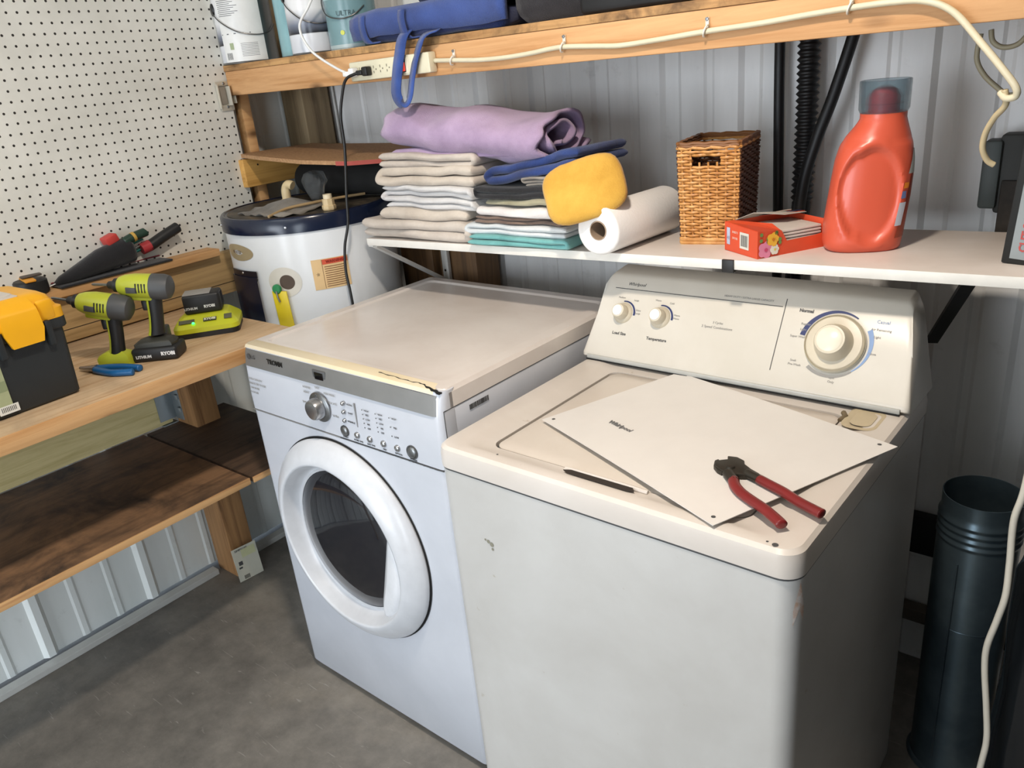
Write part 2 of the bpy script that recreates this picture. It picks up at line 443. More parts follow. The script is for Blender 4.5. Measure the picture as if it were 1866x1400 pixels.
# top
g = G()
L = [[Vector((p.x, p.y, .948)) for p in rr(x0, .022, x1, Dd, .012)], [Vector((p.x, p.y, .98)) for p in rr(x0, .022, x1, Dd, .012)],
     [Vector((p.x, p.y, .988)) for p in rr(x0+.006, .028, x1-.006, Dd-.006, .012)],
     [Vector((p.x, p.y, .989)) for p in rr(x0+.035, .056, x1-.035, Dd-.035, .02)],
     [Vector((p.x, p.y, .9845)) for p in rr(x0+.041, .062, x1-.041, Dd-.041, .02)]]
g.loops(L, True, True, True); g.out('top_panel', M_drytop, DR, ang=20)
g = G(); L = []
for y, z in ((.014, .980), (.018, .9870), (.027, .9888), (.046, .9892)):
    L.append([Vector((x0+.006, y, z-.003)), Vector((x0+.01, y, z)), Vector((-.2, y, z)), Vector((-.06, y-.002, z)), Vector((-.025, y+.0, z-.001))])
g.loops(L, closed=False); g.out('yellowed_front_trim', M_yellowed, DR)
tag(DR.children[-1], 'yellowed plastic trim strip')
# crack
g = G(); pts = [(-.20, .032, .9898), (-.15, .030, .9895), (-.10, .027, .9895), (-.07, .029, .9895), (-.045, .022, .989), (-.02, .018, .987), (-.005, .016, .985)]
L = []
for i, (x, y, z) in enumerate(spline([Vector(p) for p in pts], 6)):
    w_ = .0005+.0045*max(0, (i-14)/22)**1.5+.0005*math.sin(i*1.9); j_ = .0012*math.sin(i*1.3); L.append([Vector((x, y-w_+j_, z+.0003)), Vector((x, y+w_+j_, z+.0003)), Vector((x, y+w_+j_, z-.002)), Vector((x, y-w_+j_, z-.002))])
g.loops(L, True, True, True); g.out('crack', M_dark, DR)
g = G(); g.rbox((-.0003, .33, .947), (.0012, .63, .0016), 0); g.rbox((-.0003, .014, .885), (.0012, .0012, .125), 0); g.out('seam_line', M_ink, DR)
g = G(); g.rbox((-.505, .0, .820), (.345, .0014, .0010), 0); g.out('panel_seam', M_inkl, DR)
g = G(); g.rbox((-.17, .0, .820), (.325, .0014, .0016), 0)
for k in range(9): g.rbox((-.20+.022*k+.006*math.sin(k*2.2), .0, .8195), (.008+.004*math.sin(k), .0015, .003), .0007)
g.out('cracked_seam', M_ink, DR)
# barcode on the side
g = G(); x = .086
while x < .144:
    wd = random.choice((.0006, .001, .0016)); g.rbox((.0008, x, .929), (.0008, wd, .011), 0); x += wd+random.choice((.0008, .0014))
g.out('barcode', M_ink, DR)
# display
g = G(); g.rbox((-.377, .0065, .9585), (.046, .003, .026), .002, M=None); g.out('display_frame', plain('5A5B5C', .4), DR)
g = G(); g.rbox((-.377, .0045, .9585), (.030, .002, .017), .001); g.out('display', plain('0E0F12', .15), DR)
FX = lambda x, z, y=-.0008: frame((x, y, z), (1, 0, 0), (0, 0, 1))
text('lettering', 'LG', .014, M_ink, FX(-.634, .962, .0050), DR)
g = G(); g.lathe([(0, .0004), (.0075, .0004)], 20, FX(-.652, .962, .0050)); g.out('logo', M_ink, DR)
text('lettering', 'TROMM', .017, M_black, FX(-.545, .961, .0050), DR, bold=.0006)
for k, s in enumerate(('ULTRA CAPACITY', 'SENSOR DRY SYSTEM', 'LOW NOISE', '9 CYCLES')):
    text('lettering', s, .0075, M_inkl, FX(-.668, .905-k*.012, -.0005), DR, 'LEFT')
# knob
kd = G(); M = FX(-.385, .885, .002)
kd.lathe([(0, .001), (.033, .001), (.036, .003), (.036, .006), (.030, .009), (.026, .009)], 40, M); ring = kd.out('dial_ring', M_steel, DR)
kd = G(); kd.lathe([(.026, .006), (.0245, .024), (.022, .029), (.012, .031), (0, .031)], 40, M); kd.rbox((0, .029, .0095), (.002, .009, .0015), 0, M=M); kd.out('selector_knob', M_chrome, DR)
for x, z, s in ((-.425, .925, 'NORMAL'), (-.385, .931, 'EASY'), (-.345, .922, 'PERM PRESS'), (-.430, .912, 'HEAVY'), (-.340, .902, 'DELICATE'), (-.437, .885, 'TIME DRY'), (-.335, .872, 'ULTRA')):
    text('lettering', s, .0072, M_inkl, FX(x, z, -.0003), DR)
# buttons
for x, z, r, m in ((-.299, .911, .0052, 0), (-.301, .890, .0052, 0), (-.303, .869, .0052, 0), (-.310, .842, .0115, 1), (-.268, .841, .008, 0), (-.226, .841, .008, 0), (-.182, .841, .008, 0), (-.139, .841, .008, 0), (-.094, .843, .0135, 1)):
    g = G(); M = FX(x, z, .001)
    g.lathe([(0, .007), (r*.55, .0068), (r*.85, .0055), (r, .003), (r, 0)], 24, M); g.out('power_button' if m and x > -.2 else 'button', M_chrome if not m else M_steel, DR)
    if m:
        g = G(); g.lathe([(r*1.02, .004), (r*1.16, .004), (r*1.16, 0)], 24, M); g.out('button_ring', M_ink, DR)
for x, z, s in ((-.278, .911, 'SIGNAL'), (-.280, .890, 'DAMP'), (-.282, .869, 'WRINKLE'), (-.312, .822+.004, 'START'), (-.268, .827, 'MORE TIME'), (-.226, .827, 'LESS TIME'), (-.182, .827, 'DRY'), (-.139, .827, 'OPTION'), (-.094, .8245, 'POWER')):
    text('lettering', s, .006, M_ink, FX(x, z, -.0003), DR)
g = G(); g.rbox((-.262, .0002, .89), (.0035, .0014, .056), 0, M=None); g.out('level_bar', M_grey, DR)
for cx, n in ((-.225, 5), (-.182, 5), (-.139, 3)):
    for k in range(n):
        z = .908-k*(.0105 if n == 5 else .021)
        g = G(); g.lathe([(0, .0006), (.0016, .0006)], 8, FX(cx-.012, z, -.0002)); g.out('indicator', M_ink, DR)
        text('lettering', ('HIGH', 'MID', 'LOW', 'AIR', 'OFF')[k % 5], .006, M_ink, FX(cx+.002, z, -.0004), DR)
# door
DC = (-.366, -.0005, .540); MD = frame(DC, (1, 0, 0), (0, 0, 1))   # local z points to -y (outwards)
g = G(); g.lathe([(.269, .001), (.269, .0015), (.259, .0015)], 96, MD); g.out('door_gap', M_dark, DR)
g = G(); g.lathe([(.258, -.002), (.264, .002), (.2655, .007), (.262, .015), (.251, .026), (.238, .035), (.225, .0415), (.216, .044), (.2115, .0435), (.2095, .040), (.206, .032), (.200, .020), (.194, .005), (.186, .0), (.150, -.004)], 96, MD)
DOOR = g.out('door', plain('D2D4D8', .25), DR, ang=60)
n = NT('door_glass'); n.b.inputs['Base Color'].default_value = srgb('26262A'); n.fin(srgb('222226'), .06, 0)
g = G(); g.lathe([(.186, -.001), (.176, .008), (.140, .019), (.10, .027), (.05, .031), (0, .032)], 64, MD); g.out('glass', n.m, DOOR, ang=180)
g = G(); g.lathe([(.1905, .0), (.187, .005), (.182, .004)], 64, MD); g.out('glass_ring', plain('C9CACD', .3), DOOR)
# handle: crescent bulge on the right
g = G(); L = []
for i in range(25):
    a = -1.06+1.65*i/24; w_ = math.sin(PI*i/24)**.45
    ro, ri = .2065, .2065-.066*w_
    c, s_ = math.cos(a-.05), math.sin(a-.05)
    L.append([MD @ Vector((c*r_, s_*r_, h)) for r_, h in ((ro, .002), (ro, .033*w_+.003), ((ro*2+ri)/3, .033*w_+.004), ((ro+ri*3)/4, .029*w_+.003), (ri, .020*w_+.003), (ri-.002, .0))])
g.loops(L, closed=False); g.out('door_handle', plain('E6E7EA', .25), DOOR, ang=180)
# feet
for x in (-.63, -.05):
    g = G(); g.lathe([(0, 0), (.02, 0), (.02, .012), (0, .012)], 16, T(x, .06, 0)); g.out('foot', M_black, DR)

# ============================================================ WASHER
WA = thing('washing_machine', 'cream top-loading washer with raised dial console under the white shelf', 'washing machine', (0, 0, 0), -.0219)
g = G(); L = []
for z in (.015, .30, .60, .873): L.append(rr(.001, .001, .688, .655, .032, z, 8))
g.loops(L, True, True, False); g.out('cabinet', M_washw, WA)
g = G(); g.loops([rr(.0004, .0004, .6886, .6556, .032, .8708, 8), rr(.0004, .0004, .6886, .6556, .032, .8755, 8)], True); g.out('deck_gap', M_ink, WA)
lid = [(.098, .062), (.60, .058), (.575, .475), (.092, .468)]
def lidloop(off, z, r=.022):
    x0, y0, x1, y1 = .097-off, .058-off, .590+off, .468+off
    return rr(x0, y0, x1, y1, r+max(off, 0)*.5, z, 8)
g = G()
g.loops([rr(-.001, -.001, .690, .657, .032, .875, 8), rr(-.001, -.001, .690, .657, .032, .900, 8), rr(.001, .001, .688, .655, .032, .912, 8), rr(.007, .007, .682, .65, .03, .9175, 8),
         rr(.014, .013, .675, .645, .028, .9185, 8), rr(.040, .022, .655, .62, .03, .9190, 8), rr(.054, .030, .638, .515, .03, .9180, 8), rr(.064, .040, .624, .492, .03, .9132, 8), lidloop(.0025, .9128), lidloop(.0025, .900)], True)
g.out('deck', M_deck, WA, ang=24)
g = G(); g.loops([lidloop(-.002, .899), lidloop(-.002, .9105), lidloop(-.006, .9128), lidloop(-.03, .9130)], True, False, True); LID = g.out('lid', M_lid, WA, ang=50)
g = G(); g.loops([lidloop(.004, .904), lidloop(-.02, .904)], True); g.out('lid_gap', M_ink, WA)
# hand slot at the lid front
g = G(); g.prism([(.272, .040), (.283, .034), (.400, .033), (.412, .038), (.405, .046), (.285, .046)], .0012, T(0, 0, .9176)); g.out('hand_slot', plain('2E2620', .6), WA)
g = G(); g.tube([(.27, .05, .915), (.29, .049, .9165), (.40, .049, .9165), (.43, .05, .915)], .004, 8); g.out('slot_lip', M_deck, WA)
g = G(); M = T(.628, .455, .9150); g.loops([[Vector((p.x, p.y, .004)) for p in rr(-.03, -.045, .03, .045, .02)], [Vector((p.x, p.y, .0045)) for p in rr(-.026, -.04, .026, .04, .02)], [Vector((p.x, p.y, .002)) for p in rr(-.018, -.03, .018, .03, .015)]], True, False, False, M)
g.loops([[Vector((p.x, p.y, .0042)) for p in rr(-.0182, -.0302, .0182, .0302, .015)]], True, False, True, M)
g.out('dispenser_well', plain('BFAF90', .4), WA)
g = G(); g.tube([(.592, .44, .914), (.597, .455, .918), (.589, .468, .918)], .005, 8); g.out('lid_hinge', plain('6F6048', .6), WA)
g = G(); g.lathe([(0, .0006), (.0045, .0006)], 12, T(.652, .012, .9182)); g.lathe([(0, .0006), (.002, .0006)], 12, T(.640, .014, .9182)); g.lathe([(0, .0006), (.002, .0006)], 12, T(.137, .026, .9185)); g.out('chip', M_ink, WA)
for (x, z, r) in ((.113, .742, .004), (.121, .738, .005), (.122, .728, .003), (.106, .744, .0025)):
    g = G(); g.lathe([(0, .0005), (r, .0004)], 9, FX(x, z, .0006)); g.out('scuff_mark', plain('8A8676', .7), WA)
# rust stain
n = NT('rust_scuff'); n.fin(n.ramp(n.noise(60, 4), [(.4, srgb('C9A78F')), (.6, srgb('D8CFC8'))]), .6)
g = G(); L = []
for k in range(9):
    a = -PI/2+PI/2*(.55+.05*k); L.append([Vector((.688-.032+.0326*math.cos(a), .001+.032+.0326*math.sin(a), .82-.045*abs(k-4)/4*.6)), Vector((.688-.032+.0326*math.cos(a), .001+.032+.0326*math.sin(a), .82+.045*(1-abs(k-4)/4)))])
g.loops(L, closed=False); g.out('rust_scuff', n.m, WA)
# console (slanted)
up = Vector((0, .1, .16)).normalized(); nrm = Vector((0, -.16, .1)).normalized(); CO = Vector((0, .50, .936))
def cp(u, w_, h=.0006): return frame(CO+Vector((u, 0, 0))+up*w_+nrm*h, (1, 0, 0), up)
g = G(); L = []
prof = [(.655, .920, 0), (.502, .920, 0), (.4975, .926, 0), (.498, .936, 0)]
def cons_loop(x, inset):
    pts = []
    base = [(.652, .921), (.504, .921), (.498, .926), (.4985, .934)]
    for y, z in base: pts.append(Vector((x, y, z)))
    h = .194-inset
    for s_ in (.01, .5, .94): pts.append(Vector((x, 0, 0))+Vector((0, CO.y, CO.z))+up*(h*s_))
    pts.append(Vector((x, 0, 0))+Vector((0, CO.y, CO.z))+up*h-nrm*.006)
    pts.append(Vector((x, .652-inset, 1.104-inset*.9))); pts.append(Vector((x, .660, 1.085-inset)))
    return pts
for x, ins in ((0, .0), (.0, .0)): pass
NX = 9
def shape(k):
    """x at fraction k of side for a given height is tapered"""
    return k
rings = []
for k, (fx, ins, shr) in enumerate(((0, .022, .006), (.003, .010, .002), (.010, .003, 0), (.018, 0, 0), (.30, 0, 0), (.5, 0, 0), (.70, 0, 0), (.982, 0, 0), (.990, .003, 0), (.997, .010, .002), (1, .022, .006))):
    pts = cons_loop(0, ins); out_ = []
    for p in pts:
        h = max(0, min(1, (p.z-.92)/.185)); xl = -.010+.026*h; xr = .692-.036*h
        q = Vector((xl+(xr-xl)*fx, p.y+(shr if p.y < .56 else -shr), p.z)); out_.append(q)
    rings.append(out_)
g.loops(rings, True, True, True); CON = g.out('console', M_console, WA, ang=50)
g = G(); g.rbox((.341, .497, .926), (.67, .006, .010), .002); g.out('console_lower_trim', plain('BDBDB8', .3), WA)
g = G(); g.rbox((.341, .4935, .9205), (.67, .003, .0025), 0); g.out('console_shadow_gap', M_dark, WA)
# printed lines
g = G(); g.rbox((.231, .154, 0), (.388, .0014, .0006), 0, M=cp(0, 0)); g.rbox((.430, .098, 0), (.0014, .145, .0006), 0, M=cp(0, 0)); g.out('printed_line', M_ink, CON)
text('lettering', 'Whirlpool', .0105, M_ink, cp(.089, .166), CON, shear=.3)
text('lettering', 'Load Size', .0092, M_ink, cp(.075, .051), CON, bold=.0002); text('lettering', 'Temperature', .0092, M_ink, cp(.170, .050), CON, bold=.0002)
text('lettering', 'Normal', .0088, M_ink, cp(.473, .151), CON, bold=.0004); text('lettering', 'Casual', .0088, M_blueink, cp(.615, .146), CON)
text('lettering', '3 Cycles', .0068, M_inkl, cp(.300, .104), CON); text('lettering', '2 Speed Combinations', .0075, M_inkl, cp(.300, .094), CON)
text('lettering', 'HEAVY DUTY / EXTRA LARGE CAPACITY', .0058, M_inkl, cp(.352, .163), CON)
for u_, w_, s_ in ((.060, .133, 'Medium'), (.098, .130, 'Large'), (.109, .108, 'Extra'), (.109, .101, 'Large'), (.152, .136, 'Warm'), (.186, .133, 'Cold'), (.204, .108, 'Warm'), (.204, .101, 'Warm')):
    text('lettering', s_, .0056, M_inkl, cp(u_, w_), CON)
for u_, w_, s_ in ((.478, .125, 'Regular'), (.475, .114, 'Light'), (.468, .099, 'Super Wash'), (.492, .079, 'Rinse'), (.470, .052, 'Soak'), (.474, .044, 'Pre-Wash'), (.614, .131, 'Air Remaining'), (.610, .117, 'Light'), (.608, .085, 'Rinse'), (.548, .030, 'Spin'), (.548, .022, 'Only'), (.560, .046, 'Off')):
    text('lettering', s_, .0062, M_inkl, cp(u_, w_), CON)
def arc(cu, cw, r0, r1, a0, a1, mat, nm='printed_arc', n=24, h=.0007):
    g = G(); M = cp(cu, cw, h)
    g.loops([[Vector((r0(i/n) if callable(r0) else r0, 0, 0)) for i in range(1)]]*1) if False else None
    A, B = [], []
    for i in range(n+1):
        a = math.radians(a0+(a1-a0)*i/n); rr0 = r0; rr1 = r1(i/n) if callable(r1) else r1
        A.append(M @ Vector((rr0*math.cos(a), rr0*math.sin(a), 0))); B.append(M @ Vector((rr1*math.cos(a), rr1*math.sin(a), 0)))
    g.loops([A, B], closed=False); return g.out(nm, mat, CON)
arc(.072, .098, .026, lambda u_: .031-.0025*u_, -5, 100, M_navyink); arc(.166, .099, .026, lambda u_: .031-.0025*u_, -5, 100, M_navyink)
arc(.540, .094, .060, lambda u_: .0625+.0075*u_, 60, 172, M_navyink); arc(.540, .094, .060, lambda u_: .062+.0075*u_, -50, 32, M_blueink); arc(.540, .094, .060, lambda u_: .067-.004*u_, -130, -50, M_inkl)
M_knob = plain('CFC5B0', .35)
for cu, cw in ((.072, .098), (.166, .099)):
    g = G(); g.lathe([(.024, 0), (.0225, .004), (.0175, .007), (.0165, .022), (.0145, .026), (.012, .027), (0, .0265)], 36, cp(cu, cw, 0)); k_ = g.out('small_knob', M_knob, CON)
    g = G(); g.lathe([(0, .0285), (.0115, .0282), (.0125, .027), (.0125, .025)], 30, cp(cu, cw, 0)); g.out('knob_cap', plain('F2EEE6', .3), k_)
g = G(); g.lathe([(.056, 0), (.056, .006), (.053, .008)], 56, cp(.540, .094, 0)); g.out('dial_skirt', plain('CFC9B6', .25), CON)
g = G(); g.lathe([(.0545, .008), (.055, .0095), (.053, .0105), (.0525, .0085)], 56, cp(.540, .094, 0)); g.out('dial_ring', plain('A79D86', .3), CON)
g = G(); g.lathe([(.053, .008), (.050, .0115), (.036, .013), (.032, .020), (.030, .034), (.027, .040), (.023, .0405), (0, .040)], 56, cp(.540, .094, 0)); k_ = g.out('timer_knob', M_knob, CON)
g = G(); g.lathe([(0, .0425), (.0215, .042), (.0235, .0405), (.0235, .038)], 40, cp(.540, .094, 0)); g.out('knob_cap', plain('E9E0CC', .3), k_)
for x, y in ((.05, .05), (.64, .05)):
    g = G(); g.lathe([(0, 0), (.02, 0), (.02, .015), (0, .015)], 16, T(x, y, 0)); g.out('foot', M_black, WA)

# ---- white metal panel on the washer, pliers
def wz(x, y, z=0): return Vector((math.cos(-.0219)*x-math.sin(-.0219)*y, math.sin(-.0219)*x+math.cos(-.0219)*y, z))
t = thing('enamel_sheet', 'thin white sheet with corner holes lying askew on the washer lid', 'panel', wz(.40, .25, .920), -.0219)
c4 = [(.121, .178, .0), (.564, .004, .0035), (.709, .366, .0035), (.235, .505, 0.0)]
N_ = 14; g = G(); top = []
def pq(u_, v_, dz):
    a, b, c, d = [Vector(p) for p in c4]
    p = a*(1-u_)*(1-v_)+b*u_*(1-v_)+c*u_*v_+d*(1-u_)*v_
    return Vector((p.x-.40, p.y-.25, p.z+dz+.002*math.sin(PI*u_)))
for dz in (0, .0012):
    L = [[pq(i/N_, j/N_, dz) for i in range(N_+1)] for j in range(N_+1)]; g.loops(L, closed=False)
per = [(i/N_, 0) for i in range(N_)]+[(1, j/N_) for j in range(N_)]+[(1-i/N_, 1) for i in range(N_)]+[(0, 1-j/N_) for j in range(N_)]
g.loops([[pq(u_, v_, 0) for u_, v_ in per], [pq(u_, v_, .0012) for u_, v_ in per]], True)
bmesh.ops.remove_doubles(g.bm, verts=g.bm.verts, dist=1e-5)
g.out('sheet', plain('DDD9D4', .35, var=.02), t, ang=60)
g = G()
for u_, v_ in ((.03, .05), (.965, .04), (.955, .965)):
    p = pq(u_, v_, .0014); g.lathe([(0, .0002), (.0035, .0002)], 12, T(*p))
g.out('screw_hole', M_ink, t)
p = pq(.27, .26, .0018); d1 = Vector((.054, -.016, 0))
text('lettering', 'Whirlpool', .0145, plain('6A6A6A', .6, var=0), frame(p, d1, (.016, .054, 0)), t, bold=.0006)
# pliers
t = thing('pliers', 'diagonal cutting pliers with red grips lying open on the white sheet', 'pliers', wz(.535, .145, .9245), -.0219)
def pp(x, y): return (x-.535, y-.145)
M_iron = plain('3E3A33', .45, .6); M_red = plain('7A2222', .35, var=.12)
def flat(poly, h, z, r=.0015): 
    g = G(); g.prism([pp(*q) for q in poly], h, T(0, 0, z), r); return g
# head
flat([(.498, .188), (.503, .178), (.494, .170), (.489, .163), (.494, .150), (.509, .141), (.525, .136), (.540, .141), (.556, .149), (.566, .158), (.548, .166), (.533, .176), (.528, .186), (.513, .192)], .010, .001).out('jaw', M_iron, t)
flat([(.488, .176), (.485, .168), (.491, .152), (.502, .142), (.512, .138), (.514, .146), (.502, .158), (.497, .167)], .008, .0005).out('jaw', M_iron, t)
g = G(); g.lathe([(0, .014), (.006, .0135), (.0075, .011)], 20, T(*pp(.519, .155), 0)); g.out('pivot', M_iron, t)
def grip(pts, rz_, mat, nm):
    g = G(); g.tube([(p[0]-.535, p[1]-.145, p[2]) for p in pts], lambda u_: rz_(u_), 12, sm=6)
    for v in g.bm.verts: v.co.z = .0075+(v.co.z-.0075)*.8
    return g.out(nm, mat, t, ang=180)
grip([(.545, .155, .0075), (.560, .150, .0075), (.580, .143, .0075)], lambda u_: .0085, M_iron, 'shank')
grip([(.520, .142, .0075), (.532, .130, .0075), (.541, .121, .0075)], lambda u_: .009, M_iron, 'shank')
gr = lambda u_: .0035 if u_ < .001 or u_ > .999 else .0088
grip([(.568, .147, .0078), (.590, .138, .0078), (.615, .128, .0078), (.645, .112, .0078), (.676, .100, .0078), (.684, .097, .0078)], gr, M_red, 'handle_grip')
grip([(.536, .128, .0078), (.546, .112, .0078), (.563, .096, .0078), (.585, .083, .0078), (.612, .069, .0078), (.641, .049, .0078), (.648, .043, .0078)], gr, M_red, 'handle_grip')

# ============================================================ WATER HEATER
HT = thing('water_heater', 'white cylindrical water heater with dark blue lid between workbench and dryer', 'water heater', (-1.03, .58, 0))
g = G(); g.lathe([(.24, .03), (.248, .05), (.248, 1.19), (.24, 1.192)], 96); g.out('tank_jacket', plain('E3E7EA', .22, var=.02), HT, ang=50)
M_navy = plain('141D33', .22)
g = G(); g.lathe([(.2485, 1.184), (.2545, 1.185), (.2545, 1.222), (.250, 1.228), (.243, 1.229), (.240, 1.226), (0, 1.224)], 96); LIDH = g.out('lid', M_navy, HT, ang=40)
n = NT('dusty_lid'); n.fin(n.ramp(n.noise(9, 7, .7, dist=1.2), [(.45, srgb('25221F')), (.56, srgb('4C4438')), (.7, srgb('776B58'))]), .5)
g = G(); g.lathe([(0, 1.2265), (.234, 1.2268)], 64); g.out('dust_film', n.m, LIDH)
g = G(); g.lathe([(0, .03), (.22, .03), (.22, 0), (0, 0)], 32); g.out('base', M_black, HT)
for a in (-118, -52, -170):
    a = math.radians(a); g = G(); g.lathe([(0, .003), (.003, .0025), (.004, 0)], 12, frame((.2548*math.cos(a), .2548*math.sin(a), 1.203), (-math.sin(a), math.cos(a), 0), (0, 0, 1))); g.out('screw', M_chrome, HT)
def onjacket(a, z, R=.2488): a = math.radians(a); return frame((R*math.cos(a), R*math.sin(a), z), (-math.sin(a), math.cos(a), 0), (0, 0, 1))
def curved(name, a0, a1, z0, z1, R, mat, th=.0006, par=None):
    g = G(); n_ = 14; A = [[Vector((r_*math.cos(math.radians(a0+(a1-a0)*i/n_)), r_*math.sin(math.radians(a0+(a1-a0)*i/n_)), z)) for i in range(n_+1)] for r_, z in ((R-.0005, z0), (R+th, z0), (R+th, z1), (R-.0005, z1))]
    g.loops(A, closed=False); return g.out(name, mat, par or HT)
def hpix(a, z): return a, z
curved('rating_plate_rim', -136, -83, 1.118, 1.146, .2484, plain('C9BFA6', .35)) if False else None
def ellipse_on(name, a, z, da, dz, R, mat, par=None, n=32):
    g = G(); c = []
    for i in range(n):
        t_ = 2*PI*i/n; aa = math.radians(a+da*math.cos(t_)); c.append(Vector((R*math.cos(aa), R*math.sin(aa), z+dz*math.sin(t_))))
    mid = []
    for i in range(n):
        t_ = 2*PI*i/n; aa = math.radians(a+da*.5*math.cos(t_)); mid.append(Vector((R*math.cos(aa), R*math.sin(aa), z+dz*.5*math.sin(t_))))
    g.loops([c, mid], True, False, True); return g.out(name, mat, par or HT)
ellipse_on('maker_plate', -97, 1.133, 17, .024, .2492, plain('A79777', .35))
ellipse_on('thermostat_ring', -60.2, 1.050, 11.5, .043, .2490, plain('D9D6CC', .4))
ellipse_on('thermostat_opening', -58.5, 1.050, 5.2, .021, .2494, plain('55483E', .7))
text('lettering', 'WATER', .014, plain('5E4A30', .5), onjacket(-97, 1.134, .2500), HT)
curved('access_panel', -108, -79, .62, 1.066, .252, plain('10182C', .25), .008)
curved('access_panel_top', -108, -79, 1.066, 1.083, .2525, plain('0D1222', .3), .003)
g = G(); g.lathe([(0, .003), (.003, .002), (.004, 0)], 12, onjacket(-93, 1.076, .2555)); g.out('screw', M_chrome, HT)
LAB = curved('warning_label', -41, -17, 1.018, 1.104, .2488, plain('E0BF8C', .5))
curved('label_header', -34, -17.5, 1.088, 1.102, .2496, plain('D2573C', .5), .0004, HT)
text('lettering', '⚠ WARNING' if False else 'WARNING', .0105, plain('8A1F14', .5), onjacket(-25.8, 1.0948, .2503), HT, bold=.0003)
g = G()
for k in range(10):
    z = 1.082-k*.0062; a1 = -18.5-random.random()*3.5
    n_ = 6; A = [[Vector((.2497*math.cos(math.radians(-33+(a1+33)*i/n_)), .2497*math.sin(math.radians(-33+(a1+33)*i/n_)), zz)) for i in range(n_+1)] for zz in (z, z-.0022)]
    g.loops(A, closed=False)
g.loops([[Vector((.2497*math.cos(math.radians(a)), .2497*math.sin(math.radians(a)), zz)) for zz in (1.02, 1.102)] for a in (-34.4, -34.1)], closed=False)
g.out('label_print', plain('7A5334', .5), HT)
g = G(); M = onjacket(-37.6, 1.062, .2500)
for k in range(5):
    a = k*2*PI/5+.3; g.loops([[M @ Vector((0, 0, 0)), M @ Vector((.006*math.cos(a), .006*math.sin(a), 0)), M @ Vector((.003*math.cos(a+.5), .003*math.sin(a+.5), 0))]], True, False, True)
g.out('symbol', M_black, HT)
# hanging yellow tag with green clip
t = thing('hanging_tag', 'yellow tag with green clip hanging on the front of the water heater', 'tag', tuple(Vector((-1.03, .58, 0))+onjacket(-64, 1.03, .256).translation))
M = Rz(math.radians(-64+90)); 
g = G(); g.prism([(-.024, -.002), (.022, -.002), (.026, -.12), (-.020, -.12)], .004, M @ frame((0, 0, 0), (1, 0, 0), (0, 0, 1)), .001)
g.wobble(.002, 30, 3); g.out('tag_body', plain('E6CF2A', .4), t)
g = G(); g.lathe([(0, .007), (.011, .006), (.014, .002), (.014, -.002)], 24, M @ frame((-.006, -.003, .004), (1, 0, 0), (0, 0, 1))); g.out('green_clip', plain('2E8B57', .4), t)
g = G(); g.tube([(-.006, -.010, .0), (-.004, -.010, -.02), (-.001, -.009, -.032)], .0025, 8, M=M); g.out('metal_pin', M_steel, t)

# things on the heater lid
ZL = 1.2275
t = thing('pipe_elbow', 'cream plastic pipe elbow standing on the heater lid behind the dusty rag', 'pipe fitting', (-1.082, .550, ZL))
g = G(); g.tube([(0, 0, 0), (0, 0, .035), (.003, .003, .052), (.014, .006, .060), (.026, .010, .056)], .0135, 14, sm=4); g.out('elbow', plain('D9C49A', .4), t)
g = G(); g.lathe([(.017, 0), (.017, .018), (.014, .019)], 20); g.out('socket_collar', plain('D3BC90', .4), t)
t = thing('pipe_coupling', 'short cream plastic coupling standing near the front of the heater lid', 'pipe fitting', (-.843, .515, ZL))
g = G(); g.lathe([(0, .0), (.0185, 0), (.020, .004), (.020, .012), (.017, .014), (.017, .030), (.0145, .031)], 8); g.out('coupling_body', plain('D6BE93', .4), t, smooth=False)
g = G(); g.lathe([(.0125, .03), (.0125, .043), (.009, .043), (.009, .03)], 24); g.out('pipe_stub', plain('E2D3B3', .4), t)
n = NT('clear_plastic'); n.fin(srgb('C9CED0'), .15); n.b.inputs['Transmission Weight'].default_value = .85; n.b.inputs['IOR'].default_value = 1.1; n.b.inputs['Alpha'].default_value = .55
t = thing('plastic_bag', 'crumpled clear plastic bag standing on the heater lid beside the elbow', 'plastic bag', (-.982, .585, ZL))
g = G(); g.lathe([(0, 0), (.018, .001), (.022, .015), (.030, .045), (.034, .070), (.026, .088), (.010, .094), (0, .094)], 18); g.wobble(.012, 28, 4, .006, 60); g.out('bag_film', n.m, t, smooth=False)
g = G()
L = [[Vector((-1.00, .475, ZL+.004))+Vector(((i-5)*.022+.01*math.sin(j), (j-3)*.028, .012*noise.noise(Vector((i*.7, j*.7, 0)))+.026*max(0, 1-abs(i-4)/5)*max(0, 1-abs(j-4.5)/3.2))) for i in range(11)] for j in range(7)]
g.loops(L, closed=False); g2 = g; o = g.out('dusty_rag', cloth('dusty_rag', '8B8377', '5C564D'), smooth=True, ang=180)
m = o.modifiers.new('thickness', 'SOLIDIFY'); m.thickness = .003; tag(o, 'dusty grey rag spread on the heater lid', 'rag')
g = G(); g.tube([(-.935, .375, ZL+.004), (-.95, .45, ZL+.012), (-.935, .53, ZL+.014), (-.93, .62, ZL+.012), (-.90, .70, ZL+.011)], .004, 8, sm=5); o = g.out('wooden_stick', plain('B69A70', .6)); tag(o, 'thin bent tan stick lying across the heater lid', 'stick')
g = G(); M = frame((-1.20, .735, 1.275), (0, -.2, 1), (.0, 1, .2))
g.lathe([(.0, 0), (.044, 0), (.047, .01), (.047, .56), (.044, .57), (.02, .57), (.02, .56), (0, .56)], 36, frame((-1.22, .735, 1.278), (0, 1, 0), (0, 0, 1)) if False else Matrix(((0, 0, 1, -1.22), (1, 0, 0, .735), (0, 1, 0, 1.278), (0, 0, 0, 1))))
g.wobble(.004, 12, 2); o = g.out('foam_pipe_sleeve', plain('191919', .85)); tag(o, 'thick black foam pipe sleeve lying behind the heater under the brown board', 'pipe sleeve')

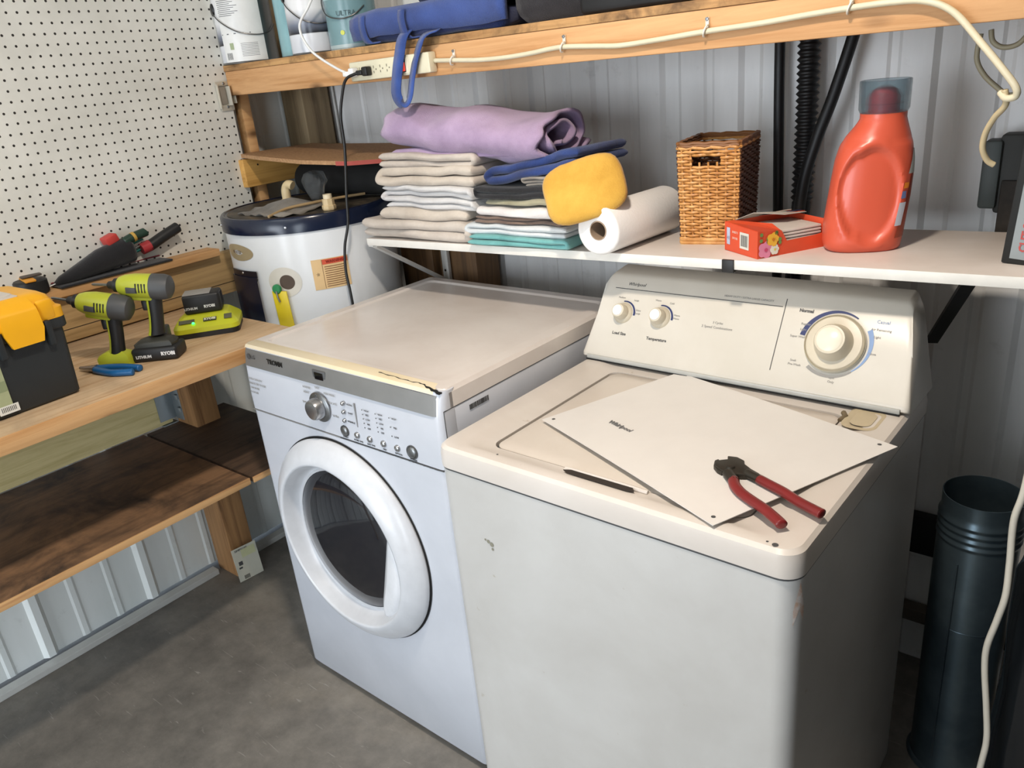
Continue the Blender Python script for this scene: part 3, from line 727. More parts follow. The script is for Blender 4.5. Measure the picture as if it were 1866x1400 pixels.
# corner particle board
g = G()
A = [(-1.303, .565, 1.366), (-1.16, .535, 1.362), (-.95, .53, 1.350), (-.80, .575, 1.340), (-.735, .64, 1.337), (-.74, .93, 1.345), (-1.2, .845, 1.360), (-1.30, .845, 1.364)]
g.loops([[Vector(p) for p in A], [Vector((p[0], p[1], p[2]+.011)) for p in A]], True, True, True)
t = thing('particle_board', 'sagging brown particle board offcut lying as a corner shelf above the heater', 'board', (-1.0, .7, 1.35))
for v in g.bm.verts: v.co -= Vector((-1.0, .7, 1.35))
g.out('board', W_part, t, smooth=False)
g = G(); g.loops([[Vector((a, b, c)) for a, b, c in ((-.838, .560, 1.3415), (-.80, .5735, 1.3395), (-.7345, .638, 1.3365))], [Vector((a, b, c+.0115)) for a, b, c in ((-.838, .560, 1.3415), (-.80, .5735, 1.3395), (-.7345, .638, 1.3365))]], closed=False)
for v in g.bm.verts: v.co -= Vector((-1.0, .7005, 1.35))
g.out('red_edge', plain('A8473C', .6), t, smooth=False)
g = G(); g.rbox((-1.288, .75, 1.318), (.03, .40, .085), .003); o = g.out('wooden_cleat', wood('yellow_cleat', 'D9A85C', 'B07F3A', 1)); tag(o, 'yellowish wooden cleat under the corner particle board', 'board')
g = G(); g.lathe([(0, .001), (.003, .001)], 10, frame((-1.2725, .60, 1.34), (0, 1, 0), (0, 0, 1))); o2 = g.out('nail_hole', M_dark, o)
# metal bracket at the pegboard edge
t = thing('metal_bracket', 'white metal strike bracket screwed at the right edge of the perforated board', 'bracket', (-1.292, .548, 1.55))
M = Matrix(((0, 0, 1, 0), (1, 0, 0, 0), (0, 1, 0, 0), (0, 0, 0, 1)))
M_br = plain('C9C4B5', .4, .2)
g = G(); g.rbox((0, .036, .0), (.050, .012, .004), .001, M=M); g.rbox((0.003, -.030, .0), (.044, .024, .004), .001, M=M); g.rbox((-.021, 0, 0.003), (.004, .07, .010), .001, M=M); g.rbox((.008, 0, .012), (.003, .055, .024), .001, M=M); g.rbox((.024, 0.003, .010), (.003, .052, .024), .001, M=M)
g.out('plate', M_br, t)
g = G(); g.rbox((-.006, .002, .004), (.020, .050, .003), .0005, M=M); g.out('recess', plain('8F877B', .6), t)
g = G()
for y in (.036, -.031): g.lathe([(0, .0045), (.003, .004), (.0045, .002)], 12, M @ T(.004, y, 0))
g.out('screw', M_steel, t)

# ============================================================ UPPER SHELF
t = thing('upper_shelf', 'long pine-fronted storage shelf above the laundry corner', 'shelf', (0, .6, 1.58))
def rel(g, L):
    for v in g.bm.verts: v.co -= Vector(L)
    return g
g = G(); g.rbox((.19, .584, 1.5835), (2.96, .038, .069), .003); rel(g, t.location).out('front_beam', W_edge, t)
g = G(); g.rbox((.14, .775, 1.6265), (3.1, .415, .0165), .001); rel(g, t.location).out('shelf_board', W_part, t)
g = G(); g.rbox((.19, .5655, 1.6265), (2.96, .004, .0168), .0005); rel(g, t.location).out('board_edge', wood('osb_edge', 'D0A26A', '8C6238', 0, grime='5E4328', gscale=14), t)
g = G()
for x in (-.35, .62, 1.3): g.rbox((x, .79, 1.585), (.038, .37, .066), .003)
rel(g, t.location).out('cross_rail', W_board, t)
ZS = 1.6352
# paint cans
def wire(pts, r=.0016): 
    g = G(); g.tube(pts, r, 6, sm=6); return g
def can(x, y, R, H, lab, wrap, label, fa, ear=True, grad=None):
    t = thing('paint_can', label, 'paint can', (x, y, ZS), 0, 'paint cans on the upper shelf')
    g = G(); g.lathe([(R-.004, .002), (R, 0), (R+.001, .003), (R-.001, .006), (R-.001, H-.006), (R+.001, H-.003), (R, H), (R-.006, H-.002), (R-.012, H-.008), (0, H-.008)], 56); g.lathe([(0, .003), (R-.004, .002)], 40); g.out('can_body', M_steel, t)
    g = G(); a0, a1 = wrap
    def band(a0, a1, z0, z1, rr_, mat, nm):
        g = G(); n_ = 30; g.loops([[Vector((rr_*math.cos(math.radians(a0+(a1-a0)*i/n_)), rr_*math.sin(math.radians(a0+(a1-a0)*i/n_)), z)) for i in range(n_+1)] for z in (z0, z1)], closed=False); return g.out(nm, mat, t)
    for (b0, b1, z0, z1, m_, nm) in lab: band(b0, b1, z0, z1, R+.0005+.0003*(nm != 'label'), m_, nm)
    a = math.radians(fa)
    for s_ in (0,) if ear else ():
        M = frame((R*math.cos(a), R*math.sin(a), .150), (-math.sin(a), math.cos(a), 0), (0, 0, 1))
        g = G(); g.lathe([(0, .006), (.010, .006), (.016, .004), (.018, 0)], 24, M); e_ = g.out('handle_ear', plain('17181A', .4), t)
    p = lambda ang, z, rr_: (rr_*math.cos(math.radians(ang)), rr_*math.sin(math.radians(ang)), z)
    g = wire([p(fa, .150, R+.006), p(fa+25, .118, R+.006), p(fa+60, .085, R+.007), p(fa+95, .073, R+.006), p(fa+125, .080, R+.006), p(fa+150, .100, R+.004)]); g.out('wire_handle', plain('6C6C6C', .3, .9), t)
    return t
def gradlabel(name, top, dark, split):
    n = NT(name); sx = n.add('ShaderNodeSeparateXYZ'); n.link(n.coord(), sx.inputs[0])
    m = n.math('DIVIDE', sx.outputs[2], .19)
    c = n.ramp(m, [(0, srgb('C9CCD2')), (split-.005, srgb('DADCE0')), (split+.005, srgb(dark)), (split+.12, srgb('6F7686')), (split+.32, srgb(top)), (1, srgb(top))]); return n.fin(c, .25)
LBW = gradlabel('white_black_label', 'E6E6E6', '17171D', .27)
LBT = plain('8FB9BE', .25); LBT2 = plain('74959A', .25); LBp = plain('E9E9E6', .35)
# 1: white can at the left end
t = can(-1.237, .632, .083, .192, [(-170, -92, .005, .187, LBW, 'label'), (-92, 0, .005, .187, LBp, 'printed_label')], (0, 0), 'largest can at the left end, printed white and black label with wire handle', -112)
g = G()
def bar(x0, x1, z0, z1, R=.0842, a_=-50):
    a0 = a_+math.degrees(x0/R); a1 = a_+math.degrees(x1/R); n_ = 4
    g.loops([[Vector((R*math.cos(math.radians(a0+(a1-a0)*i/n_)), R*math.sin(math.radians(a0+(a1-a0)*i/n_)), z)) for i in range(n_+1)] for z in (z0, z1)], closed=False)
x = -.052
while x < -.032:
    wd = random.choice((.0008, .0014)); bar(x, x+wd, .012, .030); x += wd+.0014
bar(-.058, .035, .079, .0815)
for k in range(9):
    bar(-.056+.002*(k % 2), -.01+.01*(k % 3), .128+k*.005, .1295+k*.005); bar(.0, .05, .052-k*.0042, .053-k*.0042)
g.out('label_print', plain('55575A', .5), t)
g = G(); bar(-.035, -.022, .038, .056); g.out('green_mark', plain('A3B08A', .5), t)
can(-1.045, .70, .078, .192, [(-180, 40, .005, .187, LBT, 'label'), (-75, -40, .02, .12, plain('B9D2D4', .2), 'pale_band')], (0, 0), 'pale teal can half hidden between two white labelled cans', -30)
t = can(-.925, .632, .066, .192, [(-180, 60, .005, .187, LBW, 'label')], (0, 0), 'white and black labelled can beside the white charging cord', -118)
t = can(-.775, .645, .066, .192, [(-180, 60, .005, .187, LBT2, 'label'), (-140, -20, .12, .187, plain('A2C6C9', .25), 'light_band'), (-120, -20, .0, .012, plain('A8B7B7', .3), 'base_band')], (0, 0), 'teal can printed ULTRA beside the blue tote', -160)
a = -52; R = .0672
text('lettering', 'ULTRA', .017, plain('27454C', .5), frame((R*math.cos(math.radians(a)), R*math.sin(math.radians(a)), .085), (-math.sin(math.radians(a)), math.cos(math.radians(a)), 0), (0, 0, 1)), t)
g = G(); g.lathe([(0, .0008), (.006, .0008)], 12, frame((R*math.cos(math.radians(-66)), R*math.sin(math.radians(-66)), .04), (-math.sin(math.radians(-66)), math.cos(math.radians(-66)), 0), (0, 0, 1))); g.out('yellow_drop', plain('CBD04A', .4), t)
t = thing('white_jug', 'plain white plastic container behind the blue tote', 'container', (-.640, .80, ZS))
g = G(); g.loops([rr(-.06, -.05, .06, .05, .03, z) for z in (0, .004, .15, .17)], True, True, True); g.out('container_body', plain('EDEBE3', .4), t)
# blue tote bag
M_blue = cloth('blue_canvas', '3A5293', '2C4078'); M_blued = cloth('navy_canvas', '1E2F63', '15224A'); M_strap = cloth('blue_webbing', '3A5CAA', '2C4686', 120)
t = thing('tote_bag', 'blue canvas tote folded flat with a strap hanging over the shelf front', 'bag', (-.44, .70, ZS))
g = G(); b = G(); b.rbox((0, 0, .022), (.46, .27, .044), .018, 4); bmesh.ops.subdivide_edges(b.bm, edges=b.bm.edges[:], cuts=3, use_grid_fill=True); b.wobble(.012, 9, 1, .003, 30)
for v in b.bm.verts: v.co.z = max(v.co.z, .0)
b.out('bag_body', M_blued, t, ang=180)
# folded-over flap
g = G(); L = []
for i in range(25):
    u_ = i/24; x = -.24+.50*u_; h = .072+.018*u_+.030*max(0, u_-.55)+.004*math.sin(9*u_)
    yb = -.145-.006*math.sin(7*u_)
    bot = .012+.005*math.sin(5*u_)+.004*u_+(.006*(u_-.7) if u_ > .7 else 0)
    L.append([Vector((x, .06, h*.8)), Vector((x, -.06, h)), Vector((x, yb+.02, h)), Vector((x, yb, h-.012)), Vector((x, yb-.004, (h+bot)/2)), Vector((x, yb, bot)), Vector((x, yb+.012, bot)), Vector((x, yb+.014, h-.02)), Vector((x, .06, h*.8-.012))])
g.loops(L, True, True, True); g.wobble(.004, 14, 6); g.out('folded_flap', M_blue, t, ang=180)
g = G(); b = G(); b.rbox((.06, .02, .12), (.30, .22, .12), .05, 5); bmesh.ops.subdivide_edges(b.bm, edges=b.bm.edges[:], cuts=2, use_grid_fill=True); b.wobble(.022, 9, 5, .006, 25); b.out('upper_folds', M_blued, t, ang=180)
for x in (-.185, -.045):
    g = G(); g.ribbon(spline([Vector(p) for p in ((x, -.153, .066), (x, -.158, .045), (x+.002, -.155, .018), (x+.012, -.150, .004), (x+.035, -.145, .004))], 5), (.022, 0, 0), .003); g.out('side_strap', M_blue, t, ang=180)
g = G(); P_ = spline([Vector(p) for p in ((-.040, -.125, .030), (-.042, -.162, .008), (-.052, -.172, -.03), (-.066, -.176, -.075), (-.073, -.180, -.115), (-.066, -.178, -.136), (-.052, -.174, -.142), (-.036, -.172, -.125), (-.022, -.170, -.085), (-.004, -.166, -.04), (.022, -.160, .0), (.065, -.150, .012))], 6)
L = []
for i, p in enumerate(P_):
    a_ = P_[max(0, i-1)]; b_ = P_[min(len(P_)-1, i+1)]; tt = (b_-a_).normalized(); fr_ = i/(len(P_)-1)
    wv = Vector((1, 0, 0)) if fr_ < .5 else Vector((.8, -.35, 0))
    wv = (wv-tt*wv.dot(tt)).normalized()*(.0165); nn = tt.cross(wv).normalized()*.0012
    L.append([p-wv-nn, p+wv-nn, p+wv+nn, p-wv+nn])
g.loops(L, True, True, True); g.out('hanging_strap', M_strap, t, ang=180)
# black bag
t = thing('black_bag', 'dark charcoal duffel bag with white slanted lettering on the upper shelf', 'bag', (.02, .735, ZS))
b = G(); b.rbox((0, 0, .10), (.44, .30, .20), .06, 5); bmesh.ops.subdivide_edges(b.bm, edges=b.bm.edges[:], cuts=3, use_grid_fill=True); b.wobble(.022, 7, 8, .004, 30)
for v in b.bm.verts: v.co.z = max(0, v.co.z)
b.out('bag_body', cloth('charcoal_cloth', '2B2A30', '1B1A1F'), t, ang=180)
b = G(); b.rbox((.095, -.13, .022), (.24, .06, .044), .012, 3); bmesh.ops.subdivide_edges(b.bm, edges=b.bm.edges[:], cuts=2, use_grid_fill=True); b.wobble(.004, 14, 2); b.out('black_trim', plain('101012', .6), t, ang=180)
text('lettering', 'EKS.', .040, plain('EDEDED', .5), frame((.135, -.170, .036), (1, 0, .0), (0, .1, 1)), t, shear=.35, bold=.001)
t = thing('grey_bundle', 'small grey cloth bundle at the right end of the black bag', 'cloth', (.262, .66, ZS))
b = G(); b.rbox((0, 0, .022), (.06, .12, .044), .016, 3); bmesh.ops.subdivide_edges(b.bm, edges=b.bm.edges[:], cuts=2, use_grid_fill=True); b.wobble(.004, 20, 2)
for v in b.bm.verts: v.co.z = max(0, v.co.z)
b.out('cloth_body', cloth('grey_cloth', 'A9A6B4', '8C8996'), t, ang=180)
# power strip
t = thing('power_strip', 'cream power strip with red rocker switch on the pine shelf front', 'power strip', (-.55, .5645, 1.579))
FM = frame((0, 0, 0), (1, 0, .012), (0, 0, 1))
M_cream = plain('E3DCC0', .4)
g = G(); g.rbox((0, 0, .013), (.285, .046, .026), .004, M=FM); g.out('housing', M_cream, t)
g = G(); g.rbox((.058, 0, .0262), (.026, .036, .002), .001, M=FM); g.out('switch_frame', plain('EFE9D2', .4), t)
g = G(); g.rbox((.058, .0, .0275), (.011, .030, .002), .001, M=FM); g.out('switch_well', M_black, t)
n = NT('lit_red_switch'); n.fin(srgb('C4302A'), .3); n.b.inputs['Emission Color'].default_value = srgb('FF5A4A'); n.b.inputs['Emission Strength'].default_value = .5
g = G(); g.rbox((.058, -.003, .030), (.009, .020, .004), .001, M=FM @ Matrix.Identity(4)); g.out('rocker_switch', n.m, t)
g = G()
for k, x in enumerate((-.10, -.072, -.048, -.024, 0.0)):
    g.rbox((x-.003, .006, .0262), (.0016, .006, .0012), 0, M=FM); g.rbox((x-.003, -.006, .0262), (.0016, .005, .0012), 0, M=FM); g.lathe([(0, .0268), (.0018, .0268)], 8, FM @ T(x+.006, 0, 0))
g.out('outlet_slots', plain('6B6656', .6), t)
def plug(name, label, x, pts, mat, r):
    t = thing(name, label, 'power cord', (x, .5645-.026, 1.576))
    g = G(); g.rbox((0, -.010, 0), (.020, .020, .022), .004); g.rbox((-.018, -.016, -.002), (.022, .012, .012), .003); g.out('plug', mat, t)
    g = G(); g.tube([Vector(p)-Vector(t.location) for p in pts], r, 8, sm=8); g.out('cable', mat, t, ang=180)
    return t
plug('black_cable', 'black cord hanging from the power strip down past the water heater', -.618, [(-.636, .522, 1.574), (-.655, .516, 1.571), (-.680, .512, 1.562), (-.698, .510, 1.535), (-.716, .505, 1.475), (-.716, .50, 1.392), (-.728, .49, 1.277), (-.733, .482, 1.20), (-.748, .47, 1.138), (-.752, .462, 1.073), (-.740, .455, 1.02), (-.735, .452, .95), (-.740, .45, .86), (-.75, .42, .70)], plain('151515', .4), .0038)
plug('charging_cable', 'white cord curving from the paint cans down to the power strip', -.668, [(-.684, .530, 1.574), (-.72, .532, 1.585), (-.783, .535, 1.613), (-.825, .536, 1.638), (-.848, .535, 1.665), (-.858, .535, 1.69), (-.851, .535, 1.712), (-.82, .54, 1.74), (-.79, .56, 1.78), (-.78, .66, 1.832)], plain('F0F0EE', .4), .0034)
# feed cable along the beam
t = thing('extension_cable', 'thick cream cable clipped along the pine beam to the right', 'cable', (0, .5645, 1.58))
pts = [(-.406, .556, 1.583), (-.343, .556, 1.579), (-.27, .557, 1.574), (-.193, .557, 1.573), (-.12, .557, 1.576), (-.073, .557, 1.580), (-.031, .556, 1.581), (.04, .557, 1.576), (.101, .557, 1.572), (.186, .557, 1.575), (.283, .556, 1.580), (.381, .557, 1.583), (.467, .557, 1.588), (.537, .556, 1.591), (.60, .554, 1.592), (.650, .551, 1.588), (.692, .548, 1.568), (.734, .545, 1.522), (.770, .54, 1.480), (.788, .54, 1.456), (.789, .545, 1.443), (.776, .55, 1.440), (.766, .56, 1.448)]
g = G(); g.tube([Vector(p)-Vector(t.location) for p in pts], .0052, 10, sm=8); g.out('cable', plain('DED5B8', .45), t, ang=180)
pts = [(.772, .555, 1.452), (.775, .56, 1.43), (.760, .575, 1.41), (.748, .59, 1.385), (.745, .60, 1.36), (.752, .61, 1.34), (.762, .615, 1.332)]
g = G(); g.tube([Vector(p)-Vector(t.location) for p in pts], .0048, 10, sm=8); g.out('cable_tail', plain('C8B893', .45), t, ang=180)
for x, z in ((-.349, 1.585), (-.037, 1.587), (.283, 1.587), (.537, 1.598)):
    g = G(); g.tube([(x+.0075*math.cos(a_)*.5, -.008-.0085*math.sin(a_), z-1.58-.006+.0095*math.cos(a_)) for a_ in [i*PI/8 for i in range(-1, 10)]], .002, 6); g.rbox((x, -.002, z-1.58+.008), (.007, .004, .018), .001); cl = g.out('cable_clip', plain('E6E2D6', .4), t)
    g = G(); g.lathe([(0, .0065), (.003, .006), (.0035, .003)], 10, frame((x, 0, z-1.58+.014), (1, 0, 0), (0, 0, 1))); g.out('clip_nail', M_steel, cl)
g = G(); g.tube([(.688, .80, 1.53), (.686, .80, 1.49), (.700, .80, 1.462), (.722, .80, 1.440), (.742, .80, 1.425), (.76, .79, 1.43)], .0045, 8, sm=8)
g.tube([(.700, .82, 1.535), (.705, .82, 1.515), (.722, .82, 1.504), (.745, .82, 1.508), (.762, .82, 1.53)], .0045, 8, sm=8)
o = g.out('wall_cable', plain('A79E83', .5), ang=180); tag(o, 'looped tan cable hanging on the back wall at the right', 'cable')

# ============================================================ WHITE SHELF
t = thing('white_shelf', 'long white melamine shelf over both laundry machines', 'shelf', (.3, .68, 1.16))
M_mel = enamel('melamine', 'D8CFC7', 'CBC1B8', .35, None, 5)
g = G(); b = G(); b.rbox((0, 0, 0), (2.02, .32, .019), .0015)
for v in b.bm.verts: v.co.z += .0147*(v.co.x+.3-.1)-.006
b.out('shelf_board', M_mel, t)
b = G(); b.rbox((0, -.1605, 0), (2.02, .002, .0188), .0005)
for v in b.bm.verts: v.co.z += .0147*(v.co.x+.3-.1)-.006
b.out('edge_band', plain('E9E6DE', .4), t)
def shz(x): return 1.16+.0147*(x-.1)-.006+.0096
g = G(); g.rbox((.047, -.163, -.004), (.024, .006, .024), .001); g.rbox((.047, -.15, -.0165), (.024, .03, .002), .001); g.out('bracket_clip', plain('1B1B1B', .5), t)
WM = plain('DCDAD4', .4)
def brk(x, mat, lab):
    t = thing('shelf_bracket', lab, 'bracket', (x, .84, 1.0), 0, None)
    g = G(); g.rbox((0, 0.003, .03), (.024, .014, .23), .001); g.out('rail', mat, t)
    z1 = shz(x)-.0205-1.0
    g = G(); g.rbox((0, -.145, z1-.006), (.02, .29, .011), .001); g.out('arm', mat, t)
    g = G(); g.ribbon([(0, -.275, z1-.012), (0, -.01, -.05)], (.022, 0, 0), .008); g.out('brace', mat, t)
    for z in (.075, -.02):
        g = G(); g.lathe([(0, .001), (.004, .001)], 10, frame((0, -.0045, z), (1, 0, 0), (0, 0, 1))); g.out('screw_hole', M_dark, t)
    return t
brk(-.735, WM, 'white metal shelf bracket at the left end of the white shelf')
g = G(); g.ribbon([(.756, .600, shz(.75)-.021), (.655, .845, .935)], (.022, .008, 0), .008); o = g.out('shelf_brace', plain('121212', .5)); tag(o, 'thin black diagonal brace under the right end of the white shelf', 'brace')

# ---- folded towels
def towel(name, label, cat, x0, x1, y0, y1, z0, z1, layers, mat, grp=None, seed=0, yaw=0, start=0, amp=.005, tilt=0, dome=0, round_=1.0, fuzz=.0012):
    H = z1-z0; hl = H/layers; th = hl*.97; cx, cy_ = (x0+x1)/2, (y0+y1)/2; hw = (x1-x0)/2; hd = (y1-y0)/2
    t = thing(name, label, cat, (cx, cy_, z0), yaw, grp)
    pts = []; r = hl/2
    def wav(x, z): return .0022*noise.noise(Vector((x*16, z*40, seed*3.3)))+dome*(1-(x/hw)**2)*(z/H)
    for k in range(layers):
        z = hl*(k+.5); sgn = 1 if (k+start) % 2 == 0 else -1; xs = [sgn*(-1+2*i/14)*(hw-hl*.5-.004*random.random()) for i in range(15)]
        pts += [Vector((x, 0, z+wav(x, z))) for x in xs]
        if k < layers-1:
            xe = xs[-1]
            for a_ in (-60, -30, 0, 30, 60):
                a_ = math.radians(a_); pts.append(Vector((xe+sgn*r*1.15*math.cos(a_), 0, z+r+r*math.sin(a_))))
    N = len(pts); Aout, Bout = [], []
    for i, p in enumerate(pts):
        a_ = pts[max(0, i-1)]; b_ = pts[min(N-1, i+1)]; tt = (b_-a_).normalized(); nn = Vector((-tt.z, 0, tt.x))*th/2
        Aout.append(p+nn); Bout.append(p-nn)
    loop = Aout+Bout[::-1]; L = []
    rf = min(th*.7, .012)
    prof_ = [(-hd+rf*(1-math.cos(math.radians(q))), max(.12, math.sin(math.radians(q)))) for q in (0, 22, 45, 68, 90)]
    prof_ += [(-hd+rf+(2*hd-2*rf)*k_/8, 1) for k_ in range(1, 8)]+[(hd-rf*(1-math.cos(math.radians(q))), max(.12, math.sin(math.radians(q)))) for q in (90, 45, 0)]
    K = len(prof_)-1
    for j, (y, sh) in enumerate(prof_):
        v_ = (y+hd)/(2*hd)
        ring = []
        for i, p in enumerate(loop):
            c = pts[i] if i < N else pts[2*N-1-i]; q = c+(p-c)*sh
            layer_in = .016*noise.noise(Vector((c.z*75, seed, 4+c.x*3)))
            yy = y+layer_in*(1-v_)
            ring.append(Vector((q.x, yy, q.z+tilt*(q.x+hw))))
        L.append(ring)
    g = G(); g.loops(L, True, False, False)
    for R_ in (0, -1):
        vs = g.bm.verts; vs.ensure_lookup_table(); n_ = len(loop); base = 0 if R_ == 0 else K*n_
        for i in range(N-1):
            try: g.bm.faces.new([vs[base+i], vs[base+i+1], vs[base+2*N-2-i], vs[base+2*N-1-i]])
            except ValueError: pass
    for v in g.bm.verts:
        c = v.co; d = noise.noise_vector(Vector((c.x*9+seed*5, c.y*9, c.z*22)))*amp*1.3
        c.x += d.x; c.y += d.y
        W_ = c+Vector((cx, cy_, z0)); hh = min(1, max(0, W_.z-1.165)/.05)
        c.z += .010*hh*noise.noise(Vector((W_.x*8, W_.y*6, W_.z*5)))+.004*hh*noise.noise(Vector((W_.x*22, W_.y*16, W_.z*14)))
        d = noise.noise_vector(c*70+Vector((seed, 0, 0)))*fuzz; v.co = c+d
    for v in g.bm.verts: v.co.z = max(v.co.z, .0005)
    g.out(name.split('_')[-1]+'_cloth' if False else 'folded_cloth', mat, t, ang=180, sub=1)
    return t
C_beige = cloth('beige_terry', 'CDC2B6', 'B5A99D'); C_beige2 = cloth('warm_beige_terry', 'D2C6B7', 'BBAE9F'); C_white = cloth('white_terry', 'DAD8D6', 'C3C1C1')
zb = shz(-.335)+.0005
towel('folded_towel', 'wide beige folded towel at the bottom of the left stack', 'towel', -.732, -.335, .515, .80, zb, zb+.050, 2, C_beige, 'towels in the left stack', 1, amp=.010)
towel('folded_towel', 'thin beige towel second from the bottom of the left stack', 'towel', -.655, -.318, .520, .80, zb+.049, zb+.080, 1, C_beige2, 'towels in the left stack', 2, start=1, amp=.009)
towel('folded_towel', 'greyish white towel with wavy folded layers in the middle of the left stack', 'towel', -.628, -.300, .525, .79, zb+.079, zb+.136, 4, C_white, 'towels in the left stack', 3, amp=.012)
tb = towel('folded_towel', 'beige towel with a ribbed border in the middle of the left stack', 'towel', -.632, -.285, .522, .79, zb+.135, zb+.186, 2, C_beige2, 'towels in the left stack', 4, start=1, amp=.010)
towel('folded_towel', 'beige towel directly under the purple towel', 'towel', -.630, -.300, .525, .80, zb+.184, zb+.222, 2, C_beige, 'towels in the left stack', 5, amp=.009, tilt=-.02)
# purple rolled towel
t = thing('rolled_towel', 'lilac purple towel loosely rolled on top of the left stack', 'towel', (-.37, .625, 1.424), .04)
g = G(); SP = []
n_ = 90
for i in range(n_+1):
    th_ = -2.2+4.6*PI*i/n_; k = .22+.78*(i/n_)**.8; SP.append((k*.112*math.cos(th_), k*.060*math.sin(th_)))
NA = []; NB = []
for i, p in enumerate(SP):
    a_ = SP[max(0, i-1)]; b_ = SP[min(n_, i+1)]; dx, dz = b_[0]-a_[0], b_[1]-a_[1]; l_ = math.hypot(dx, dz); nx, nz = -dz/l_*.0042, dx/l_*.0042
    NA.append((p[0]+nx, p[1]+nz)); NB.append((p[0]-nx, p[1]-nz))
lp = NA+NB[::-1]; L = []
K = 26
for j in range(K+1):
    u_ = j/K; x = -.235+.50*u_
    s_ = .80+.20*min(1, math.sin(PI*min(u_*3.2, .5))) ; s_ *= 1+.10*(u_ > .72)*(u_-.72)*2
    L.append([Vector((x+.018*noise.noise(Vector((y*20, z*30, 1)))*(1 if 0 < j < K else 1), y*s_, z*s_-.045*(u_-.3)+.004*math.sin(14*u_))) for y, z in lp])
g.loops(L, True)
vs = g.bm.verts; vs.ensure_lookup_table(); m_ = len(lp)
for base in (0, K*m_):
    for i in range(n_):
        try: g.bm.faces.new([vs[base+i], vs[base+i+1], vs[base+2*n_-i], vs[base+2*n_+1-i]])
        except ValueError: pass
for v in g.bm.verts:
    c = v.co; d = noise.noise_vector(c*11+Vector((3, 1, 8)))*.011; f_ = math.sin(c.x*60+c.z*55)*.0035*max(0, noise.noise(c*6)+.4); v.co = c+d+Vector((0, -f_, f_))
g.out('rolled_cloth', cloth('lilac_terry', 'B8A0BE', '9F88A6'), t, ang=180)
M_lil = bpy.data.materials['lilac_terry']
towel('folded_towel', 'lower lilac towel layer pressed under the purple roll', 'towel', -.60, -.19, .545, .78, zb+.205, zb+.232, 1, M_lil, None, 9, amp=.008, tilt=-.055)
# right stack
zr = shz(-.02)+.0005
G2 = 'cloths in the right stack'
towel('folded_cloth', 'teal towel at the bottom of the right stack', 'towel', -.325, -.030, .505, .76, zr, zr+.024, 2, cloth('teal_terry', '7FC0BD', '5E9E9C'), G2, 11, amp=.008, yaw=.03)
towel('folded_cloth', 'white ribbed towel on the teal towel', 'towel', -.330, -.020, .515, .76, zr+.022, zr+.050, 2, cloth('white_ribbed', 'E0E2E2', 'C5CACC'), G2, 12, start=1, amp=.008)
towel('folded_cloth', 'brown folded cloth in the lower part of the right stack', 'cloth', -.318, -.050, .525, .76, zr+.049, zr+.068, 2, cloth('brown_cloth', '8A7363', '67544A'), G2, 13, amp=.007)
towel('folded_cloth', 'thick white folded cloth in the middle of the right stack', 'cloth', -.312, -.040, .515, .75, zr+.067, zr+.094, 1, cloth('bright_white', 'ECE6E2', 'D9D3D0'), G2, 14, amp=.008, tilt=-.03)
towel('folded_cloth', 'khaki folded cloth just below the black one', 'cloth', -.285, -.045, .53, .75, zr+.092, zr+.108, 1, cloth('khaki_cloth', 'B4AD90', '928B70'), G2, 15, amp=.007)
towel('folded_cloth', 'black folded cloth under the navy cloth', 'cloth', -.300, -.010, .528, .75, zr+.107, zr+.136, 2, cloth('black_cloth', '1B1B20', '111114'), G2, 16, start=1, amp=.009)
towel('folded_cloth', 'small grey beige cloth above the black one', 'cloth', -.16, -.045, .535, .72, zr+.134, zr+.156, 3, cloth('greige_cloth', 'A79E93', '857D74'), G2, 17, amp=.005)
towel('folded_cloth', 'small red folded cloth beside the yellow pouch', 'cloth', -.13, -.04, .56, .74, zr+.154, zr+.176, 2, cloth('red_cloth', 'B5332F', '8B2422'), G2, 18, amp=.005)
t = towel('folded_cloth', 'navy blue folded cloth slanting on top of the right stack', 'cloth', -.270, .012, .535, .73, zr+.135, zr+.178, 2, cloth('navy_cloth', '26407E', '1A2C5C'), G2, 19, start=1, amp=.012, tilt=.14)
# yellow pouch
t = thing('yellow_pouch', 'mustard yellow rounded cloth pad leaning against the right stack', 'pad', (.030, .505, 1.300))
M = frame((0, 0, 0), (.90, .42, .05), (-.15, .38, .9)); g = G(); L = []
for k, (s_, h) in enumerate(((0.0, .016), (.45, .0165), (.8, .014), (.95, .008), (1, 0), (.95, -.008), (.8, -.014), (.45, -.0165), (0.0, -.016))):
    if s_ == 0: s_ = .02
    ring = []
    for i in range(48):
        a_ = 2*PI*i/48; c, d = math.cos(a_), math.sin(a_); q = (abs(c)**3.6+abs(d)**3.6)**(-1/3.6); ring.append(M @ (Rz(.22) @ Vector((.088*q*c*s_, .066*q*d*s_, h))))
    L.append(ring)
g.loops(L, True, True, True); g.wobble(.003, 14, 3, .001, 50); g.out('pad_cloth', cloth('mustard_cloth', 'E0B04C', 'C99838', 60, .4), t, ang=180)
# paper towel roll
t = thing('paper_towel_roll', 'white paper towel roll lying beside the wicker basket', 'paper towel', (.066, .492, shz(.07)+.0525))
M = Matrix(((1, 0, .085, 0), (0, 0, .996, 0), (0, 1, 0, 0), (0, 0, 0, 1)))
n = NT('paper_towel'); h = n.noise(160, 2); n.bump(h, .25, .002); n.fin(srgb('F1EFEC'), .9)
g = G(); g.lathe([(.0205, .002), (.030, .001), (.046, .0), (.050, .002), (.052, .006), (.052, .254), (.049, .26), (.0205, .26)], 56, M); g.wobble(.0012, 16, 4); g.out('paper', n.m, t, ang=60)
g = G(); g.lathe([(.0205, 0.001), (.0205, .259), (.0185, .259), (.0185, .001), (.0205, .001)], 40, M); g.out('cardboard_core', plain('A48F7A', .8), t)
